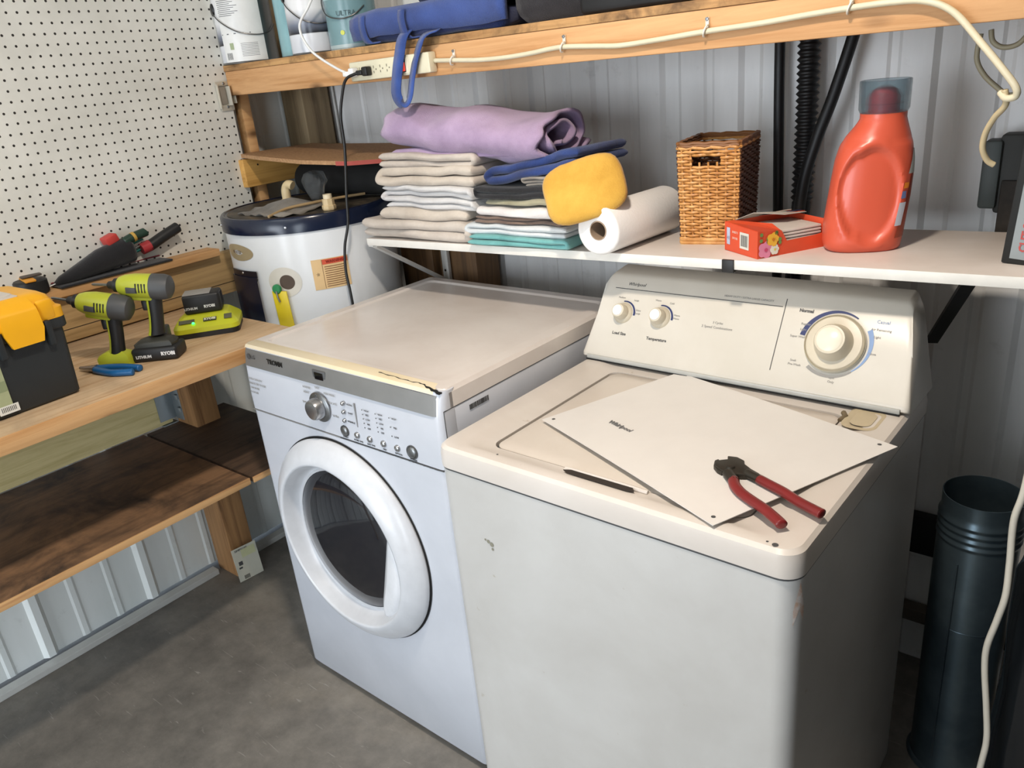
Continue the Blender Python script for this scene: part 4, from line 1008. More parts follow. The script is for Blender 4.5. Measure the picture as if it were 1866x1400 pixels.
# wicker basket
bx = Vector((.236, .715, shz(.236)))
t = thing('wicker_basket', 'square brown wicker basket on the white shelf', 'basket', bx, math.radians(10))
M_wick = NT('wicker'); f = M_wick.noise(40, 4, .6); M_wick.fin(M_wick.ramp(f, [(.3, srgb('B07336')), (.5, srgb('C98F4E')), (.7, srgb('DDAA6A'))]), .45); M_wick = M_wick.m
M_wick_shade = plain('5B3820', .5, var=.12)  # darker wicker copy: shade on the basket's other sides put into the colour
BW, BD, BH = .060, .078, .205
NR = 30
def side(a, b, mat, nm, nst):
    g = G(); a, b = Vector(a), Vector(b); d = b-a; ln = d.length; nrm_ = Vector((d.y, -d.x, 0)).normalized()
    for k in range(NR):
        z = .012+(BH-.026)*k/(NR-1); fl = 1+.08*z/BH; ph = PI*(k % 2)
        if 25 <= k <= 27 and nm == 'woven_side' :
            segs = ((0, .24), (.70, 1)) 
        else: segs = ((0, 1),)
        for s0, s1 in segs:
            P_ = []
            m_ = max(4, int(nst*6*(s1-s0)))
            for i in range(m_+1):
                u_ = s0+(s1-s0)*i/m_; p = (a+d*u_); p = Vector((p.x*fl, p.y*fl, z)); p += nrm_*.0026*math.sin(PI*nst*u_+ph)+Vector((0, 0, .0012*noise.noise(Vector((u_*9, k*3.1, 0))))); P_.append(p)
            g.tube(P_, .0031, 5)
    for i in range(nst):
        u_ = (i+.5)/nst; p = a+d*u_; tp = .83 if (nm == 'woven_side' and .24 < u_ < .70) else 1; g.tube([(p.x, p.y, 0), (p.x*1.04, p.y*1.04, BH*.5), (p.x*(1+.08*tp), p.y*(1+.08*tp), BH*tp)], .0022, 5)
    return g.out(nm, mat, t)
c0, c1, c2, c3 = (-BW, -BD, 0), (BW, -BD, 0), (BW, BD, 0), (-BW, BD, 0)
side(c0, c1, M_wick, 'woven_side', 7); side(c1, c2, M_wick_shade, 'woven_wall', 8); side(c2, c3, M_wick_shade, 'woven_side', 7); side(c3, c0, M_wick_shade, 'woven_wall', 8)
for z, f_, mt in ((.003, 1.0, M_wick), (.010, 1.0, M_wick)):
    g = G(); g.tube([Vector((p[0]*f_*1.02, p[1]*f_*1.02, z+.001*math.sin(i))) for i, p in enumerate(rr(-BW, -BD, BW, BD, .006, 0, 3))], .0045, 6, closed=True); g.out('base_rim', mt, t)
for z, o_ in ((BH-.002, 0), (BH+.003, .8), (BH-.006, 1.6)):
    g = G(); P_ = rr(-BW*1.08, -BD*1.08, BW*1.08, BD*1.08, .008, 0, 4); Q = []
    for i, p in enumerate(P_):
        q = P_[(i+1) % len(P_)]; ns = max(1, int((q-p).length/.012))
        for k in range(ns):
            r_ = p.lerp(q, k/ns); Q.append(Vector((r_.x, r_.y, z)))
    Q = [p+Vector((p.x, p.y, 0)).normalized()*.0012*math.sin(i*2.1+o_)+Vector((0, 0, .0012*math.cos(i*2.1+o_))) for i, p in enumerate(Q)]
    g.tube(Q, .0038, 6, closed=True); g.out('top_rim', M_wick if o_ > 1 else plain('8A5A30', .5, var=.1), t)
g = G(); g.rbox((0, 0, .004), (BW*2-.004, BD*2-.004, .004), .001); g.out('basket_floor', M_wick_shade, t)
# dryer sheet box
t = thing('tissue_box', 'torn-open orange carton of dryer sheets in front of the wicker basket', 'carton', (.399, .535, shz(.4)), math.radians(57))
M_or = plain('D9502F', .45); M_or2 = plain('C4482B', .5)
LBx, WBx, HBx = .152, .112, .056
def carton_face(poly, mat, nm, th=.0009, **k):
    g = G(); g.loops([[Vector(p) for p in poly]], True, False, True); o = g.out(nm, mat, t, smooth=False); m = o.modifiers.new('thickness', 'SOLIDIFY'); m.thickness = th; m.offset = -1; return o
W_, H_, L_ = WBx, HBx, LBx   # local: x along length, y along width
carton_face([(0, 0, 0), (L_, 0, 0), (L_, W_, 0), (0, W_, 0)], M_or, 'bottom_panel')
carton_face([(0, 0, 0), (0, W_, 0), (0, W_, H_), (0, 0, H_*.93)], M_or, 'end_panel')
carton_face([(L_, 0, 0), (L_, W_, 0), (L_, W_, H_), (L_, 0, H_)], M_or, 'end_panel')
carton_face([(0, 0, 0), (L_, 0, 0), (L_, 0, .030), (.13, 0, .028), (.065, 0, .026), (.052, 0, .048), (0, 0, H_*.93)], M_or, 'front_panel')
carton_face([(0, W_, 0), (L_, W_, 0), (L_, W_, H_), (0, W_, H_)], M_or, 'back_panel')
carton_face([(0, 0, H_*.93), (.05, 0, .048), (.052, .03, H_), (.035, W_*.6, H_), (.02, W_, H_), (0, W_, H_)], M_or, 'top_panel')
carton_face([(.02, W_, H_), (L_, W_, H_), (L_, W_*.52, H_+.006), (.10, W_*.50, H_+.008), (.05, W_*.80, H_+.014)], plain('B9B3A8', .8), 'torn_lid')
carton_face([(.075, W_+.0, H_+.001), (L_, W_, H_+.001), (L_, W_*.56, H_+.0075), (.10, W_*.56, H_+.0090)], M_or2, 'lid_print_panel')
carton_face([(.088, W_*.78, H_+.0062), (L_, W_*.78, H_+.0058), (L_, W_*.64, H_+.0080), (.096, W_*.64, H_+.0092)], plain('1E2447', .5), 'lid_navy_band')
M = frame((.15, W_*.76, H_+.0215), (1, 0, 0), (0, -.85, .5)); text('lettering', 'Bounce', .017, plain('F2D9C4', .5), frame((.118, W_*.88, H_+.0062), (1, 0, 0), (0, .98, -.16)), t, bold=.0008)
g = G()
for k in range(7): g.rbox((.085, W_*.5, .006+k*.0062), (.125, W_-.012, .0050), .002, 2)
g.wobble(.0012, 30, 2); g.out('dryer_sheets', plain('CFC8BF', .9), t)
EM = frame((-.0008, 0, 0), (0, -1, 0), (0, 0, 1))
EP = lambda y, z: frame((-.0016, y, z), (0, -1, 0), (0, 0, 1))
g = G(); g.rbox((0, 0, 0), (.030, .032, .0004), 0, M=EP(.043, .028)); g.out('barcode_patch', plain('D9D6CB', .5), t)
g = G()
for k in range(9): g.rbox((-.010+k*.0025, 0, .0005), (.0011, .022, .0003), 0, M=EP(.043, .028))
g.out('barcode', M_ink, t)
g = G(); g.rbox((0, 0, 0), (.011, .034, .0004), .002, M=EP(.098, .030)); g.out('badge', plain('B9C2D8', .5), t)
text('lettering', '48', .010, M_navyink, EP(.098, .026), t); text('lettering', 'SHEETS', .006, plain('F2C9B8', .5), EP(.075, .040), t); text('lettering', 'DRYER', .006, plain('F2C9B8', .5), EP(.075, .028), t)
FP = lambda x, z: frame((x, -.0016, z), (1, 0, 0), (0, 0, 1))
def petals(cx, cz, r, n_, mat, nm, core):
    g = G(); M = FP(cx, cz)
    for k in range(n_):
        a_ = 2*PI*k/n_; c = Vector((r*.55*math.cos(a_), r*.55*math.sin(a_), .0002*k))
        g.loops([[M @ (c+Vector((r*.5*math.cos(b_), r*.5*math.sin(b_), 0))) for b_ in [2*PI*i/10 for i in range(10)]]], True, False, True)
    g.out(nm, mat, t, smooth=False); g = G(); g.lathe([(0, .0018), (r*.22, .0018)], 10, M); g.out('flower_centre', core, t)
petals(.016, .016, .0165, 5, plain('E58AA8', .5), 'pink_flower', plain('C94A70', .5)); petals(.032, .034, .0135, 5, plain('F0B73C', .5), 'yellow_flower', plain('C77A20', .5)); petals(.036, .014, .010, 6, plain('E9E6D6', .5), 'white_flower', plain('D8C94A', .5))
g = G()
for k in range(12):
    M = FP(.026+.022*math.cos(k*.9)-.0, .026+.020*math.sin(k*1.3)) @ T(0, 0, -.0006); g.lathe([(0, .0008), (.004, .0008)], 6, M)
g.out('leaves', plain('6E8F4A', .5), t)
# detergent bottle
t = thing('detergent_bottle', 'tall orange laundry detergent bottle with translucent grey cap on the white shelf', 'bottle', (.548, .668, shz(.548)), math.radians(25.5))
M_det = NT('orange_plastic'); M_det.fin(srgb('CF5940'), .32); M_det.b.inputs['Subsurface Weight'].default_value = .05; M_det = M_det.m
g = G(); L = []
lv = [(0, -.060, .062, .044), (.004, -.066, .067, .049), (.015, -.0695, .069, .052), (.05, -.069, .072, .053), (.09, -.064, .0765, .053), (.13, -.059, .079, .052), (.165, -.054, .078, .051), (.19, -.047, .075, .049), (.207, -.038, .071, .046), (.222, -.025, .066, .042), (.232, -.018, .063, .040), (.236, -.016, .062, .0385), (.246, -.016, .062, .0385)]
def lvl(z):
    for (z0, a0, b0, c0), (z1, a1, b1, c1) in zip(lv, lv[1:]):
        if z0 <= z <= z1:
            f_ = (z-z0)/(z1-z0); return a0+(a1-a0)*f_, b0+(b1-b0)*f_, c0+(c1-c0)*f_
zs = [0, .002, .005, .01, .016, .024]+[.032+.006*i for i in range(36)]
zs = [z for z in zs if z < .244]+[.246]
for z in zs:
    a0, b0, c0 = lvl(z); cx, hw = (a0+b0)/2, (b0-a0)/2; ring = []
    e = 2.6 if z < .2 else 2.1
    for i in range(72):
        a_ = 2*PI*i/72; c, s_ = math.cos(a_), math.sin(a_); q = (abs(c)**e+abs(s_)**e)**(-1/e)
        x, y = cx+hw*q*c, c0*q*s_
        if y < 0:   # grip hollow on the facing side
            du = (x-.006)/.050; dz = (z-.105)/.088
            tt = du*du+dz*dz
            if x < -.02: tt = ((x+.0)/.052)**2+dz*dz
            inn = max(0, min(1, (1.05-tt)/.35)); ridge = math.exp(-((tt-1.15)/.14)**2)*(1 if x < .03 else .4)
            y += .011*inn*inn*(3-2*inn)-.003*ridge
        ring.append(Vector((x, y, z)))
    L.append(ring)
g.loops(L, True, True, True); g.out('bottle_body', M_det, t, ang=60)
cxn = .023; g = G(); g.lathe([(.026, .243), (.026, .272), (.020, .284), (.012, .288), (0, .288)], 32, T(cxn, 0, 0)); g.out('pour_spout', plain('C2232F', .35), t)
n = NT('smoky_cap'); n.fin(srgb('8FA6B0'), .12); n.b.inputs['Transmission Weight'].default_value = .85; n.b.inputs['IOR'].default_value = 1.2; n.b.inputs['Alpha'].default_value = .55
g = G(); g.lathe([(.0395, .2455), (.0405, .2475), (.0425, .252), (.0430, .300), (.0415, .301), (.0405, .299), (.0385, .252), (.0375, .2475), (.0395, .2455)], 48, T(cxn, 0, 0)); g.lathe([(0, .2605), (.038, .2605)], 40, T(cxn, 0, 0)); g.out('cap', n.m, t)
def bside(x, z, off=.0012):
    """point on right-hand label side"""
    a0, b0, c0 = lvl(z); return b0
def labpatch(pts, mat, nm, off):
    g = G(); rows = []
    for z, t0, t1 in pts:
        a0, b0, c0 = lvl(z); cx, hw = (a0+b0)/2, (b0-a0)/2; row = []
        for i in range(7):
            a_ = math.radians(t0+(t1-t0)*i/6); c, s_ = math.cos(a_), math.sin(a_); e = 2.6; q = (abs(c)**e+abs(s_)**e)**(-1/e); row.append(Vector((cx+(hw+off)*q*c, (c0+off)*q*s_, z)))
        rows.append(row)
    g.loops(rows, closed=False); return g.out(nm, mat, t)
labpatch([(.025, -50, -6), (.06, -44, 0), (.10, -38, 4), (.135, -34, 4), (.165, -30, 4)], plain('A8401F', .4, var=.15), 'label_panel', .0008)
labpatch([(.140, -44, -22), (.15, -41, -20), (.165, -37, -20), (.178, -33, -22), (.183, -30, -24)], plain('B9C0BF', .4), 'silver_label', .0016)
labpatch([(.048, -54, -42), (.09, -53, -41)], plain('C9CDD8', .4), 'white_label', .0016)
g = G()
labpatch([(.097, -52, -43), (.110, -51, -44)], plain('6E7BA8', .4), 'blue_mark', .0016)
labpatch([(.115, -50, -40), (.125, -49, -40)], plain('E98A2A', .4), 'orange_mark', .0016)

# ============================================================ BACK WALL HOSES
def hose(label, pts, r, ribbed=None):
    g = G(); P_ = spline([Vector(p) for p in pts], 10)
    if ribbed:
        Q = []; tot = 0; ln = [0]
        for a_, b_ in zip(P_, P_[1:]): tot += (b_-a_).length; ln.append(tot)
        n_ = int(tot/.0035); P2 = []
        for k in range(n_+1):
            s_ = tot*k/n_; i = max(j for j in range(len(ln)) if ln[j] <= s_+1e-9); i = min(i, len(P_)-2); f_ = (s_-ln[i])/(ln[i+1]-ln[i]); P2.append(P_[i].lerp(P_[i+1], f_))
        M_ = len(P2)-1
        g.tube(P2, lambda u_: r+(ribbed*math.sin(u_*M_*PI/2.0) if u_ < .52 else -.001), 12)
    else: g.tube(P_, r, 12)
    o = g.out('drain_hose' if ribbed else 'water_hose', plain('121213', .5), ang=180); tag(o, label, 'hose'); return o
hose('straight black water hose left of the ribbed hose on the back wall', [(.268, .955, 1.75), (.270, .95, 1.5), (.278, .945, 1.2), (.285, .94, .95), (.30, .93, .7)], .0115)
hose('thick ribbed black drain hose running down the back wall', [(.335, .945, 1.75), (.338, .94, 1.54), (.342, .93, 1.35), (.34, .925, 1.2), (.335, .92, 1.10), (.33, .92, .9), (.34, .90, .7)], .0215, .0035)
hose('slanted black water hose joining the ribbed hose', [(.48, .94, 1.80), (.445, .93, 1.60), (.405, .915, 1.44), (.375, .90, 1.34), (.352, .895, 1.24), (.345, .895, 1.10), (.35, .90, .8)], .0125)
# dark electrical box and post at the right
t = thing('outlet_box', 'dark grey electrical box on the back wall at the right', 'electrical box', (.715, .93, 1.27))
g = G(); g.rbox((.0, -.01, 0), (.032, .05, .13), .006); g.out('box_cover', plain('3F4644', .6), t)
g = G(); g.rbox((.035, 0, .0), (.05, .05, .15), .006); g.out('box_body', plain('2F302D', .7), t)
post(.735, .80, .90, .965, 1.14, 1.26, plain('2F2922', .8, var=.25, sc=60), 'dark rough wooden post on the back wall at the right')
# black box at right end of the shelf
t = thing('retail_box', 'black leaning box with red lettering at the right end of the white shelf', 'box', (.792, .60, shz(.79)+.001), math.radians(-12))
M = Ry(.05)
g = G(); g.rbox((.085, .055, .118), (.17, .11, .235), .002, M=M); g.out('carton', plain('15191B', .4), t)
g = G(); g.rbox((.062, -.0008, .085), (.10, .0006, .15), 0, M=M); g.out('grey_label', plain('8D9496', .5), t)
g = G(); g.rbox((.03, -.001, .198), (.024, .0006, .016), 0, M=M); g.out('yellow_mark', plain('D4CF3A', .5), t)
text('lettering', 'CUT SAWDUST', .017, plain('B5443F', .5), M @ frame((.030, -.0018, .082), (0, 0, 1), (-1, 0, 0)), t, bold=.0005)
# black square on the wall low right, and girt
g = G(); g.rbox((.675, .955, .40), (.12, .03, .105), .003); o = g.out('wall_box', plain('0C0C0E', .6)); tag(o, 'small black square box low on the back wall behind the stove pipe', 'box')
g = G(); g.rbox((.9, .955, .165), (1.1, .04, .035), .003); o = g.out('wall_girt', plain('5C544B', .7)); tag(o, 'low horizontal grey brown board along the back wall', 'board')
# stove pipe
t = thing('stove_pipe', 'tall shiny blue-black stove pipe standing right of the washer', 'pipe', (.808, .690, 0))
M_pipe = NT('blued_steel'); f = M_pipe.noise(4, 5, .6); M_pipe.fin(M_pipe.ramp(f, [(.35, srgb('485760')), (.65, srgb('66767E'))]), .30, .75); M_pipe = M_pipe.m
R = .0745
prof = [(R+.006, .0), (R+.008, .006), (R+.006, .012), (R+.001, .014), (R, .02), (R, .585), (R-.001, .59)]
for k in range(4):
    z = .594+k*.015; prof += [(R-.001, z), (R+.002, z+.004), (R+.002, z+.007), (R-.001, z+.011)]
prof += [(R-.002, .662), (R-.002, .69), (R-.0035, .69), (R-.0035, .10)]
g = G(); g.lathe(prof, 64); g.out('pipe_wall', M_pipe, t, ang=50)
g = G(); a_ = math.radians(-105); g.tube([((R+.001)*math.cos(a_), (R+.001)*math.sin(a_), .05), ((R+.001)*math.cos(a_), (R+.001)*math.sin(a_), .56)], .0022, 6); g.out('lock_seam', M_pipe, t)
g = G(); g.tube([((R)*math.cos(a2), (R)*math.sin(a2), .40+.0) for a2 in [math.radians(-105+i*6) for i in range(12)]], .0012, 5); g.out('crease', M_pipe, t)
# black bag lower right
t = thing('black_sack', 'shiny black plastic sack with yellow print at the right edge', 'sack', (.985, .52, 0))
b = G(); b.rbox((0, 0, .36), (.18, .16, .72), .05, 4); bmesh.ops.subdivide_edges(b.bm, edges=b.bm.edges[:], cuts=4, use_grid_fill=True); b.wobble(.016, 9, 6, .006, 34)
for v in b.bm.verts: v.co.z = max(0, v.co.z)
b.out('sack_film', plain('14181B', .25), t, ang=180)
text('lettering', 'SALT', .020, plain('8F8F3C', .5), frame((-.030, -.10, .675), (1, .0, 0), (0, 0, 1)), t, bold=.001); text('lettering', '40 LB', .012, plain('8F8F3C', .5), frame((-.030, -.10, .655), (1, 0, 0), (0, 0, 1)), t)
g = G(); g.tube([(.905, .43, 1.148), (.897, .41, 1.0), (.893, .40, .871), (.886, .40, .81), (.890, .40, .729), (.892, .395, .67), (.886, .395, .618), (.878, .395, .56), (.880, .395, .511), (.892, .395, .428), (.900, .395, .36), (.898, .395, .298), (.89, .40, .15), (.88, .41, .01)], .0055, 10, sm=8)
o = g.out('hanging_cable', plain('D5CFC0', .4), ang=180); tag(o, 'thick white cord hanging in front of the stove pipe', 'cord')
# ============================================================ WORKBENCH OBJECTS
ZB = .9695
# toolbox: local x along the bench front (world +y), local y outwards (world +x)
t = thing('toolbox', 'black toolbox with yellow lid and latches at the left end of the workbench', 'toolbox', (-.835, -.255, ZB), math.radians(93))
# local frame: +x = world +y-ish ; box occupies x from -.42 to 0 ; y from 0 (front) to +.22 (back)
TB = plain('25292B', .45, bump=.15); TY = plain('F0AE17', .4, var=.03)
g = G(); L = []
for z, i_ in ((0, .010), (.006, .004), (.14, .0), (.155, -.0)):
    L.append(rr(-.42+i_, i_, -i_, .215-i_, .014, z))
g.loops(L, True, True, True); BOX = g.out('box_body', TB, t)
g = G(); L = [rr(-.426, -.006, .006, .221, .016, .155), rr(-.428, -.008, .008, .223, .016, .158), rr(-.428, -.008, .008, .223, .016, .178), rr(-.424, -.004, .004, .219, .016, .180)]
g.loops(L, True, True, True); g.out('black_rim', TB, t)
g = G(); L = [rr(-.428, -.009, .008, .224, .018, .178), rr(-.428, -.009, .008, .224, .018, .200), rr(-.422, -.002, .001, .217, .018, .204), rr(-.416, .010, -.006, .205, .022, .226), rr(-.406, .022, -.016, .193, .024, .234), rr(-.398, .034, -.026, .182, .024, .236)]
g.loops(L, True, True, True); LY = g.out('yellow_lid', TY, t, ang=30)
g = G(); g.loops([rr(-.392, .050, -.058, .170, .012, .236), rr(-.390, .052, -.060, .168, .012, .2385)], True, True, True); g.rbox((-.105, .043, .2355), (.09, .03, .004), .002); g.out('pale_lid_tray', plain('CFC6BC', .45), t)
for x in (-.088, -.315):
    g = G(); g.loops([[Vector((x-.038, -.014, .215)), Vector((x+.038, -.014, .215)), Vector((x+.038, .02, .232)), Vector((x-.038, .02, .232))], [Vector((x-.038, -.018, .208)), Vector((x+.038, -.018, .208)), Vector((x+.039, .0, .208)), Vector((x-.039, .0, .208))], [Vector((x-.040, -.021, .170)), Vector((x+.040, -.021, .170)), Vector((x+.039, -.010, .170)), Vector((x-.039, -.010, .170))], [Vector((x-.031, -.024, .142)), Vector((x+.031, -.024, .142)), Vector((x+.031, -.012, .142)), Vector((x-.031, -.012, .142))]], True, True, True)
    g.out('latch', TY, t, ang=50)
    for s_ in (-1, 1):
        g = G(); g.rbox((x+s_*.050, -.010, .152), (.014, .016, .055), .004); g.out('latch_guard', TB, t)
for x in (-.03, -.18, -.24, -.39):
    g = G(); g.rbox((x, -.004, .20), (.034, .014, .044), .006); g.out('lid_rib', TY, t)
FT = lambda x, z: frame((x, -.0012, z), (1, 0, 0), (0, 0, 1))
g = G(); g.rbox((0, 0, 0), (.120, .098, .0004), 0, M=FT(-.208, .062)); g.out('green_label', plain('A9B089', .5), t)
g = G(); g.rbox((0, 0, .0004), (.120, .022, .0004), 0, M=FT(-.208, .070)); g.out('label_band', plain('8F9A74', .5), t)
g = G(); g.rbox((0, 0, .0004), (.040, .018, .0004), 0, M=FT(-.158, .020)); g.out('barcode_patch', plain('E4E4DE', .5), t)
g = G()
for k in range(9): g.rbox((-.014+k*.0034, .001, .0008), (.0014, .010, .0003), 0, M=FT(-.158, .020))
g.out('barcode', M_ink, t)
text('lettering', 'TOOLBOX', .017, plain('F3F3F0', .5), FT(-.205, .090) @ T(0, 0, .001), t, bold=.0012)

# drill driver
DY = plain('B7BE35', .4, var=.05); DG = plain('4A4B4C', .5); DB = plain('1B1B1C', .5)
def drill(name, label, loc, rz, lean, battery):
    t = thing(name, label, 'power drill', loc, rz, 'cordless drivers on the workbench')
    DZ = T(0, 0, .030) if battery else T(0, 0, 0)
    hz = .150+(.030 if battery else 0); hx = -.004
    BM_ = T(hx, 0, hz) @ Ry(-lean)
    AX = BM_ @ Matrix(((0, 0, 1, 0), (0, 1, 0, 0), (-1, 0, 0, 0), (0, 0, 0, 1)))      # lathe axis -> local x
    g = G(); g.lathe([(0, -.064), (.017, -.064), (.0275, -.058), (.031, -.046), (.031, -.018), (.029, -.016)], 40, AX); g.out('motor_cap', DG, t, ang=35)
    g = G(); g.lathe([(.029, -.020), (.0305, -.016), (.0300, .022), (.026, .045), (.021, .058), (.0165, .062)], 40, AX); g.rbox((.01, 0, -.020), (.062, .034, .026), .006, M=BM_); sh = g.out('gear_housing', DY, t, ang=35)
    g = G()
    for k in range(4):
        for s_ in (-1, 1): g.rbox((-.010+k*.007, s_*.0295, .002), (.003, .003, .022), .001, M=BM_)
    g.out('vent_slots', DB, t)
    g = G(); g.rbox((.022, -.0285, -.004), (.026, .004, .014), .001, M=BM_); g.rbox((.022, .0285, -.004), (.026, .004, .014), .001, M=BM_); g.out('side_badge', DG, t)
    text('lettering', 'RYOBI', .008, plain('D5D8B8', .5), BM_ @ frame((.022, -.0307, -.004), (1, 0, 0), (0, 0, 1)), t)
    g = G(); g.lathe([(.0165, .060), (.0165, .070), (.010, .076), (.009, .084), (.005, .088)], 24, AX); g.out('chuck', DB, t)
    g = G(); g.lathe([(.0034, .086), (.0034, .120), (.002, .124), (0, .124)], 6, AX); g.out('driver_bit', M_steel, t)
    # handle
    HP = [(-.020, 0, hz-.020), (-.016, 0, hz-.045), (-.012, 0, hz-.075), (-.006, 0, hz-.105), (-.002, 0, hz-.120)]
    g = G(); L = []
    P_ = spline([Vector(p) for p in HP], 5)
    for i, p in enumerate(P_):
        u_ = i/(len(P_)-1); a_, b_ = .0195-.003*math.sin(PI*u_), .0155
        L.append([p+Vector((a_*math.cos(q), b_*math.sin(q), 0)) for q in [2*PI*k/20 for k in range(20)]])
    g.loops(L, True, True, True); g.out('rubber_grip', DB, t, ang=60)
    g = G(); L = []
    for i, p in enumerate(P_):
        u_ = i/(len(P_)-1); a_ = .0195-.003*math.sin(PI*u_)+.002
        L.append([p+Vector((a_*math.cos(q), .0168*math.sin(q), 0)) for q in [math.radians(-62+124*k/8) for k in range(9)]])
    g.loops(L, closed=False); o = g.out('yellow_spine', DY, t, ang=60); 
    g = G(); g.rbox((.008, 0, hz-.046), (.014, .012, .026), .004, M=None); g.out('trigger', DB, t)
    g = G(); L = [[Vector((x*s_, y*s_, z)) for x, y in ((-.042, -.026), (.052, -.026), (.060, -.012), (.060, .012), (.052, .026), (-.042, .026), (-.048, .0))] for z, s_ in (((.030, .95), (.040, .95), (.048, .75), (.054, .4)) if battery else ((0, .78), (.020, .80), (.028, .7), (.036, .4)))]
    g.loops(L, True, True, True); g.out('foot', plain('33332C', .5) if battery else DY, t, ang=35)
    if battery:
        g = G(); g.rbox((.004, 0, .017), (.112, .070, .034), .008, 3); g.out('battery_pack', DB, t)
        g = G(); g.rbox((.0, -.034, .050), (.034, .030, .040), .005, 2); g.rbox((0, -.018, .028), (.046, .040, .02), .004); g.out('battery_tower', plain('3A3B3D', .45), t)
        text('lettering', 'LITHIUM', .010, plain('DADADA', .5), frame((.030, .0352, .014), (-1, 0, 0), (0, 0, 1)), t, bold=.0004); text('lettering', 'RYOBI', .012, plain('E5E5E5', .5), frame((-.030, .0352, .018), (-1, 0, 0), (0, 0, 1)), t, bold=.0006)
    return t
drill('cordless_drill', 'lime cordless driver without battery, nearest the toolbox', (-.938, -.122, ZB), math.radians(-141), math.radians(14), False)
drill('cordless_drill', 'lime cordless driver standing on a black battery, next to the charger', (-.885, -.040, ZB), math.radians(-139), math.radians(8), True)
# charger
t = thing('battery_charger', 'lime green battery charger with small green light on the workbench', 'battery charger', (-.975, .150, ZB), math.radians(52))
g = G(); g.loops([rr(-.082, -.066, .082, .062, .020, z) for z in (0, .003, .016, .018)], True, True, True); g.out('base', DB, t)
CY = plain('C6CB2C', .38, var=.04)
g = G(); g.loops([rr(-.084, -.068, .084, .064, .022, .014), rr(-.084, -.068, .084, .064, .022, .026), rr(-.080, -.060, .080, .062, .02, .032), rr(-.058, -.030, .058, .056, .016, .048), rr(-.054, -.026, .054, .052, .014, .050)], True, True, True); g.out('housing', CY, t, ang=30)
CM = frame((0, -.0478, .0415), (1, 0, 0), (0, .88, .47))
g = G(); g.rbox((.012, 0, 0), (.034, .013, .001), .0005, M=CM); g.out('nameplate', plain('34352E', .5), t)
text('lettering', 'RYOBI', .0105, plain('DADBC0', .5), CM @ T(.012, 0, .0012), t, bold=.0006)
g = G(); g.rbox((-.047, 0, 0), (.040, .014, .001), .0005, M=CM @ Rz(0)); g.rbox((.058, .002, 0), (.020, .018, .001), .0005, M=CM); g.out('info_panel', plain('5A5B45', .5), t)
n = NT('green_led'); n.fin(srgb('3BE06A'), .3); n.b.inputs['Emission Color'].default_value = srgb('44FF7A'); n.b.inputs['Emission Strength'].default_value = 3
g = G(); g.lathe([(0, .0025), (.003, .002), (.004, 0)], 12, CM @ T(-.030, -.009, 0)); g.out('indicator_light', n.m, t)
t = thing('battery_pack', 'black battery pack with grey top seated in the lime charger', 'battery', (-.985, .160, ZB+.0505), math.radians(52))
g = G(); g.rbox((-.006, .002, .026), (.096, .064, .052), .007, 3); g.out('pack_case', DB, t)
g = G(); g.rbox((-.016, .002, .0525), (.070, .056, .003), .001); g.out('grey_top', plain('9A9792', .5), t)
g = G(); g.rbox((.038, .0, .028), (.012, .05, .042), .005); g.out('end_cap', plain('26272A', .3), t)
text('lettering', 'LITHIUM', .009, plain('CFCFCF', .5), frame((-.036, -.0305, .016), (1, 0, 0), (0, 0, 1)), t, bold=.0003); text('lettering', 'RYOBI', .010, plain('DDDDDD', .5), frame((.012, -.0305, .018), (1, 0, 0), (0, 0, 1)), t, bold=.0005)
# blue pliers
t = thing('blue_pliers', 'pliers with blue handles lying beside the toolbox', 'pliers', (-.915, -.175, ZB), math.radians(25))
g = G(); g.tube([(-.075, .012, .008), (-.04, .006, .009), (-.015, .002, .010)], lambda u_: .004+.007*u_, 10); g.out('jaws', plain('A9A9AA', .25, .9), t)
for s_ in (1, -1):
    g = G(); g.tube([(-.018, .004*s_, .010), (.01, .013*s_+.002, .0085), (.045, .019*s_, .008), (.085, .014*s_, .008), (.096, .012*s_, .008)], lambda u_: .0045 if u_ > .99 else .0085, 10, sm=5)
    g.out('handle_grip', plain('12598F', .4), t, ang=180)
# ledge objects
ZG = 1.1235
t = thing('tool_pouch', 'black tool pouch with red piping lying on the ledge', 'tool pouch', (-1.262, .075, ZG), math.radians(90))
# local x = world +y ; local y = -world x
M_po = cloth('black_nylon', '1D1C1F', '121114', 60, .3)
g = G(); L = []
for x, w_, h in ((-.165, .010, .012), (-.15, .018, .022), (-.10, .025, .040), (-.04, .030, .060), (.02, .032, .072), (.045, .032, .072), (.055, .028, .060)):
    L.append([Vector((x, w_*math.cos(q), .002+h*.5+h*.5*math.sin(q)+.25*0)) for q in [2*PI*k/20 for k in range(20)]])
g.loops(L, True, True, True)
for v in g.bm.verts: v.co.z += max(0, (v.co.x+.16))*.08
g.wobble(.004, 18, 2); g.out('pouch_body', M_po, t, ang=180)
g = G(); g.rbox((-.01, .0, .004), (.32, .072, .006), .003, 2); 
for v in g.bm.verts: v.co.x += 0
g.wobble(.003, 16, 3); g.out('back_flap', M_po, t, ang=180)
M_pip = plain('8E2F3C', .6)
g = G(); g.tube([(-.165, .036, .0085), (-.08, .037, .009), (.02, .037, .010), (.10, .036, .011), (.145, .030, .012)], .0022, 6, sm=4); g.out('red_piping', M_pip, t)
g = G(); g.tube([(.035, .030, .016), (.040, .036, .045), (.028, .030, .078), (.02, .0, .088)], .003, 6, sm=4); g.out('red_piping', M_pip, t)
g = G(); g.rbox((0, 0, 0), (.036, .040, .022), .004, M=T(.006, .006, .092) @ Ry(-.3)); g.out('red_patch', plain('C8403A', .5), t)
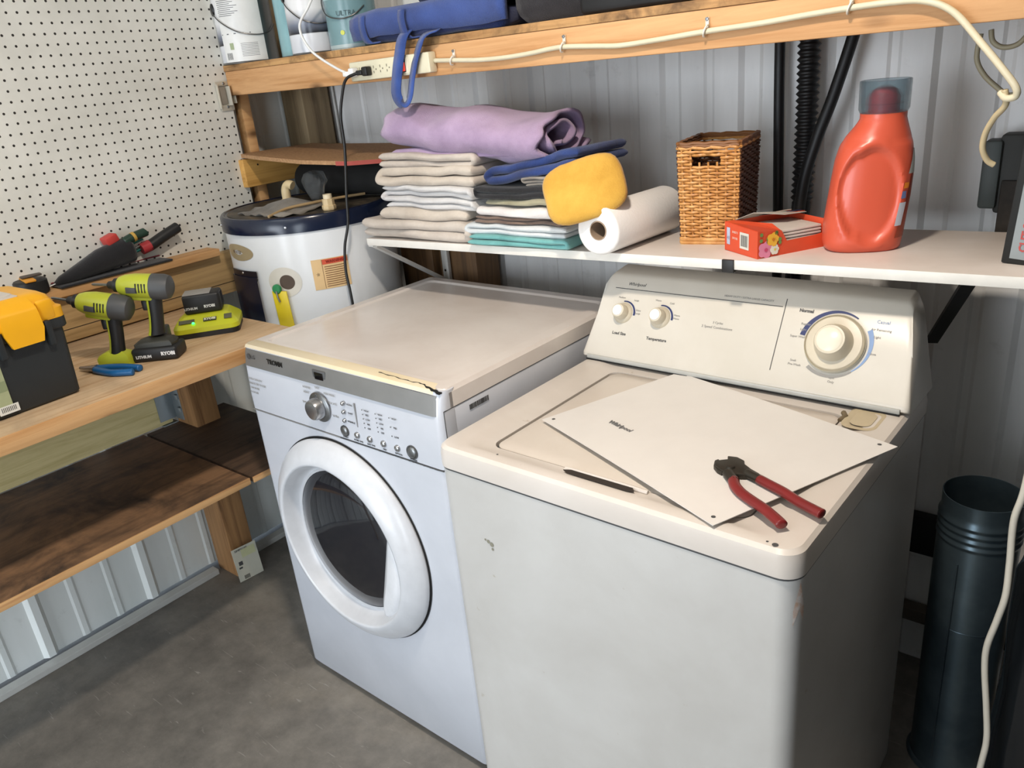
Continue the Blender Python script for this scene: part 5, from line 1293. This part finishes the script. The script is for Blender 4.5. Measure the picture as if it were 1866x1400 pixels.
def handle(lab, p0, p1, r, mat, mat2):
    a_, b_ = Vector(p0), Vector(p1); t2 = thing('screwdriver', lab, 'hand tool', Vector(t.location)+Rz(math.radians(90)) @ a_ if False else (0, 0, 0))
    return t2
R90 = Rz(math.radians(90)); TP = Vector((-1.262, .075, ZG))
def tool(name, label, pts, r, mat, collar=None, shaft=None):
    t2 = thing(name, label, 'hand tool', TP+R90 @ Vector(pts[0]), math.radians(90)); o0 = Vector(pts[0])
    g = G(); g.tube([Vector(p)-o0 for p in pts], r, 14, sm=5); g.out('handle', mat, t2, ang=180)
    if collar:
        g = G(); g.tube([Vector(p)-o0 for p in collar[0]], collar[1], 12); g.out('collar', collar[2], t2)
    if shaft:
        g = G(); g.tube([Vector(p)-o0 for p in shaft[0]], shaft[1], 8); g.out('shaft', M_steel, t2)
    return t2
tool('hammer_handle', 'tool with thick black grip and red inlay pointing right out of the pouch', [(.108, .002, .050), (.125, .0, .056), (.155, -.002, .068), (.195, -.004, .082), (.204, -.004, .085)], lambda u_: .007 if u_ > .99 else .0155, DB, ([(.085, .004, .046), (.112, .002, .052)], .0165, plain('B93A3F', .45)))
g = G(); g.rbox((0, 0, 0), (.05, .006, .012), .003, M=T(.163, .0095, .0745) @ Ry(-.36)); 
for v in g.bm.verts: v.co = TP+R90 @ v.co
bpy_last = g.out('grip_inlay', plain('B4373A', .5), None)
par = [o for o in bpy.data.objects if o.name.startswith('hammer_handle')][0]
bpy.context.view_layer.update(); bpy_last.parent = par; bpy_last.matrix_parent_inverse = par.matrix_world.inverted()
tool('screwdriver', 'dark green handled screwdriver at the back of the pouch', [(.035, -.012, .078), (.06, -.012, .086), (.095, -.013, .092), (.100, -.013, .093)], lambda u_: .006 if u_ > .99 else .0125, plain('1F3B2E', .4), ([(.060, -.012, .086), (.068, -.012, .088)], .0135, plain('C9A14A', .5)))
tool('teal_pliers', 'pliers with slim teal handles tucked in the pouch', [(.055, .014, .040), (.075, .016, .042), (.105, .012, .052)], .005, plain('1E7F7B', .4))
tool('teal_snips', 'snips with teal grips above the pouch flap', [(.040, .010, .062), (.070, .012, .068), (.098, .010, .074)], .0055, plain('2A8C82', .4), None, ([(.066, .006, .052), (.100, .004, .060)], .003))
tool('awl', 'thin steel rod sticking out of the pouch tip', [(-.150, .0, .014), (-.135, 0, .018)], .004, DB, None, ([(-.150, 0, .014), (-.198, .006, .004)], .0022))
g = None
t = thing('tape_measure', 'black and orange tape measure on the ledge behind the toolbox', 'tape measure', (-1.262, -.150, ZG), math.radians(80))
g = G(); g.lathe([(0, 0), (.036, 0), (.040, .004), (.040, .034), (.036, .038), (0, .038)], 40); g.out('case', DB, t)
g = G(); g.rbox((-.004, .0, .040), (.026, .085, .006), .002); g.rbox((-.004, .042, .02), (.026, .004, .044), .002); g.out('orange_band', plain('E2992A', .5), t)
g = G(); g.rbox((.006, 0, .047), (.05, .022, .006), .003); g.out('belt_clip', plain('4A4038', .5), t)
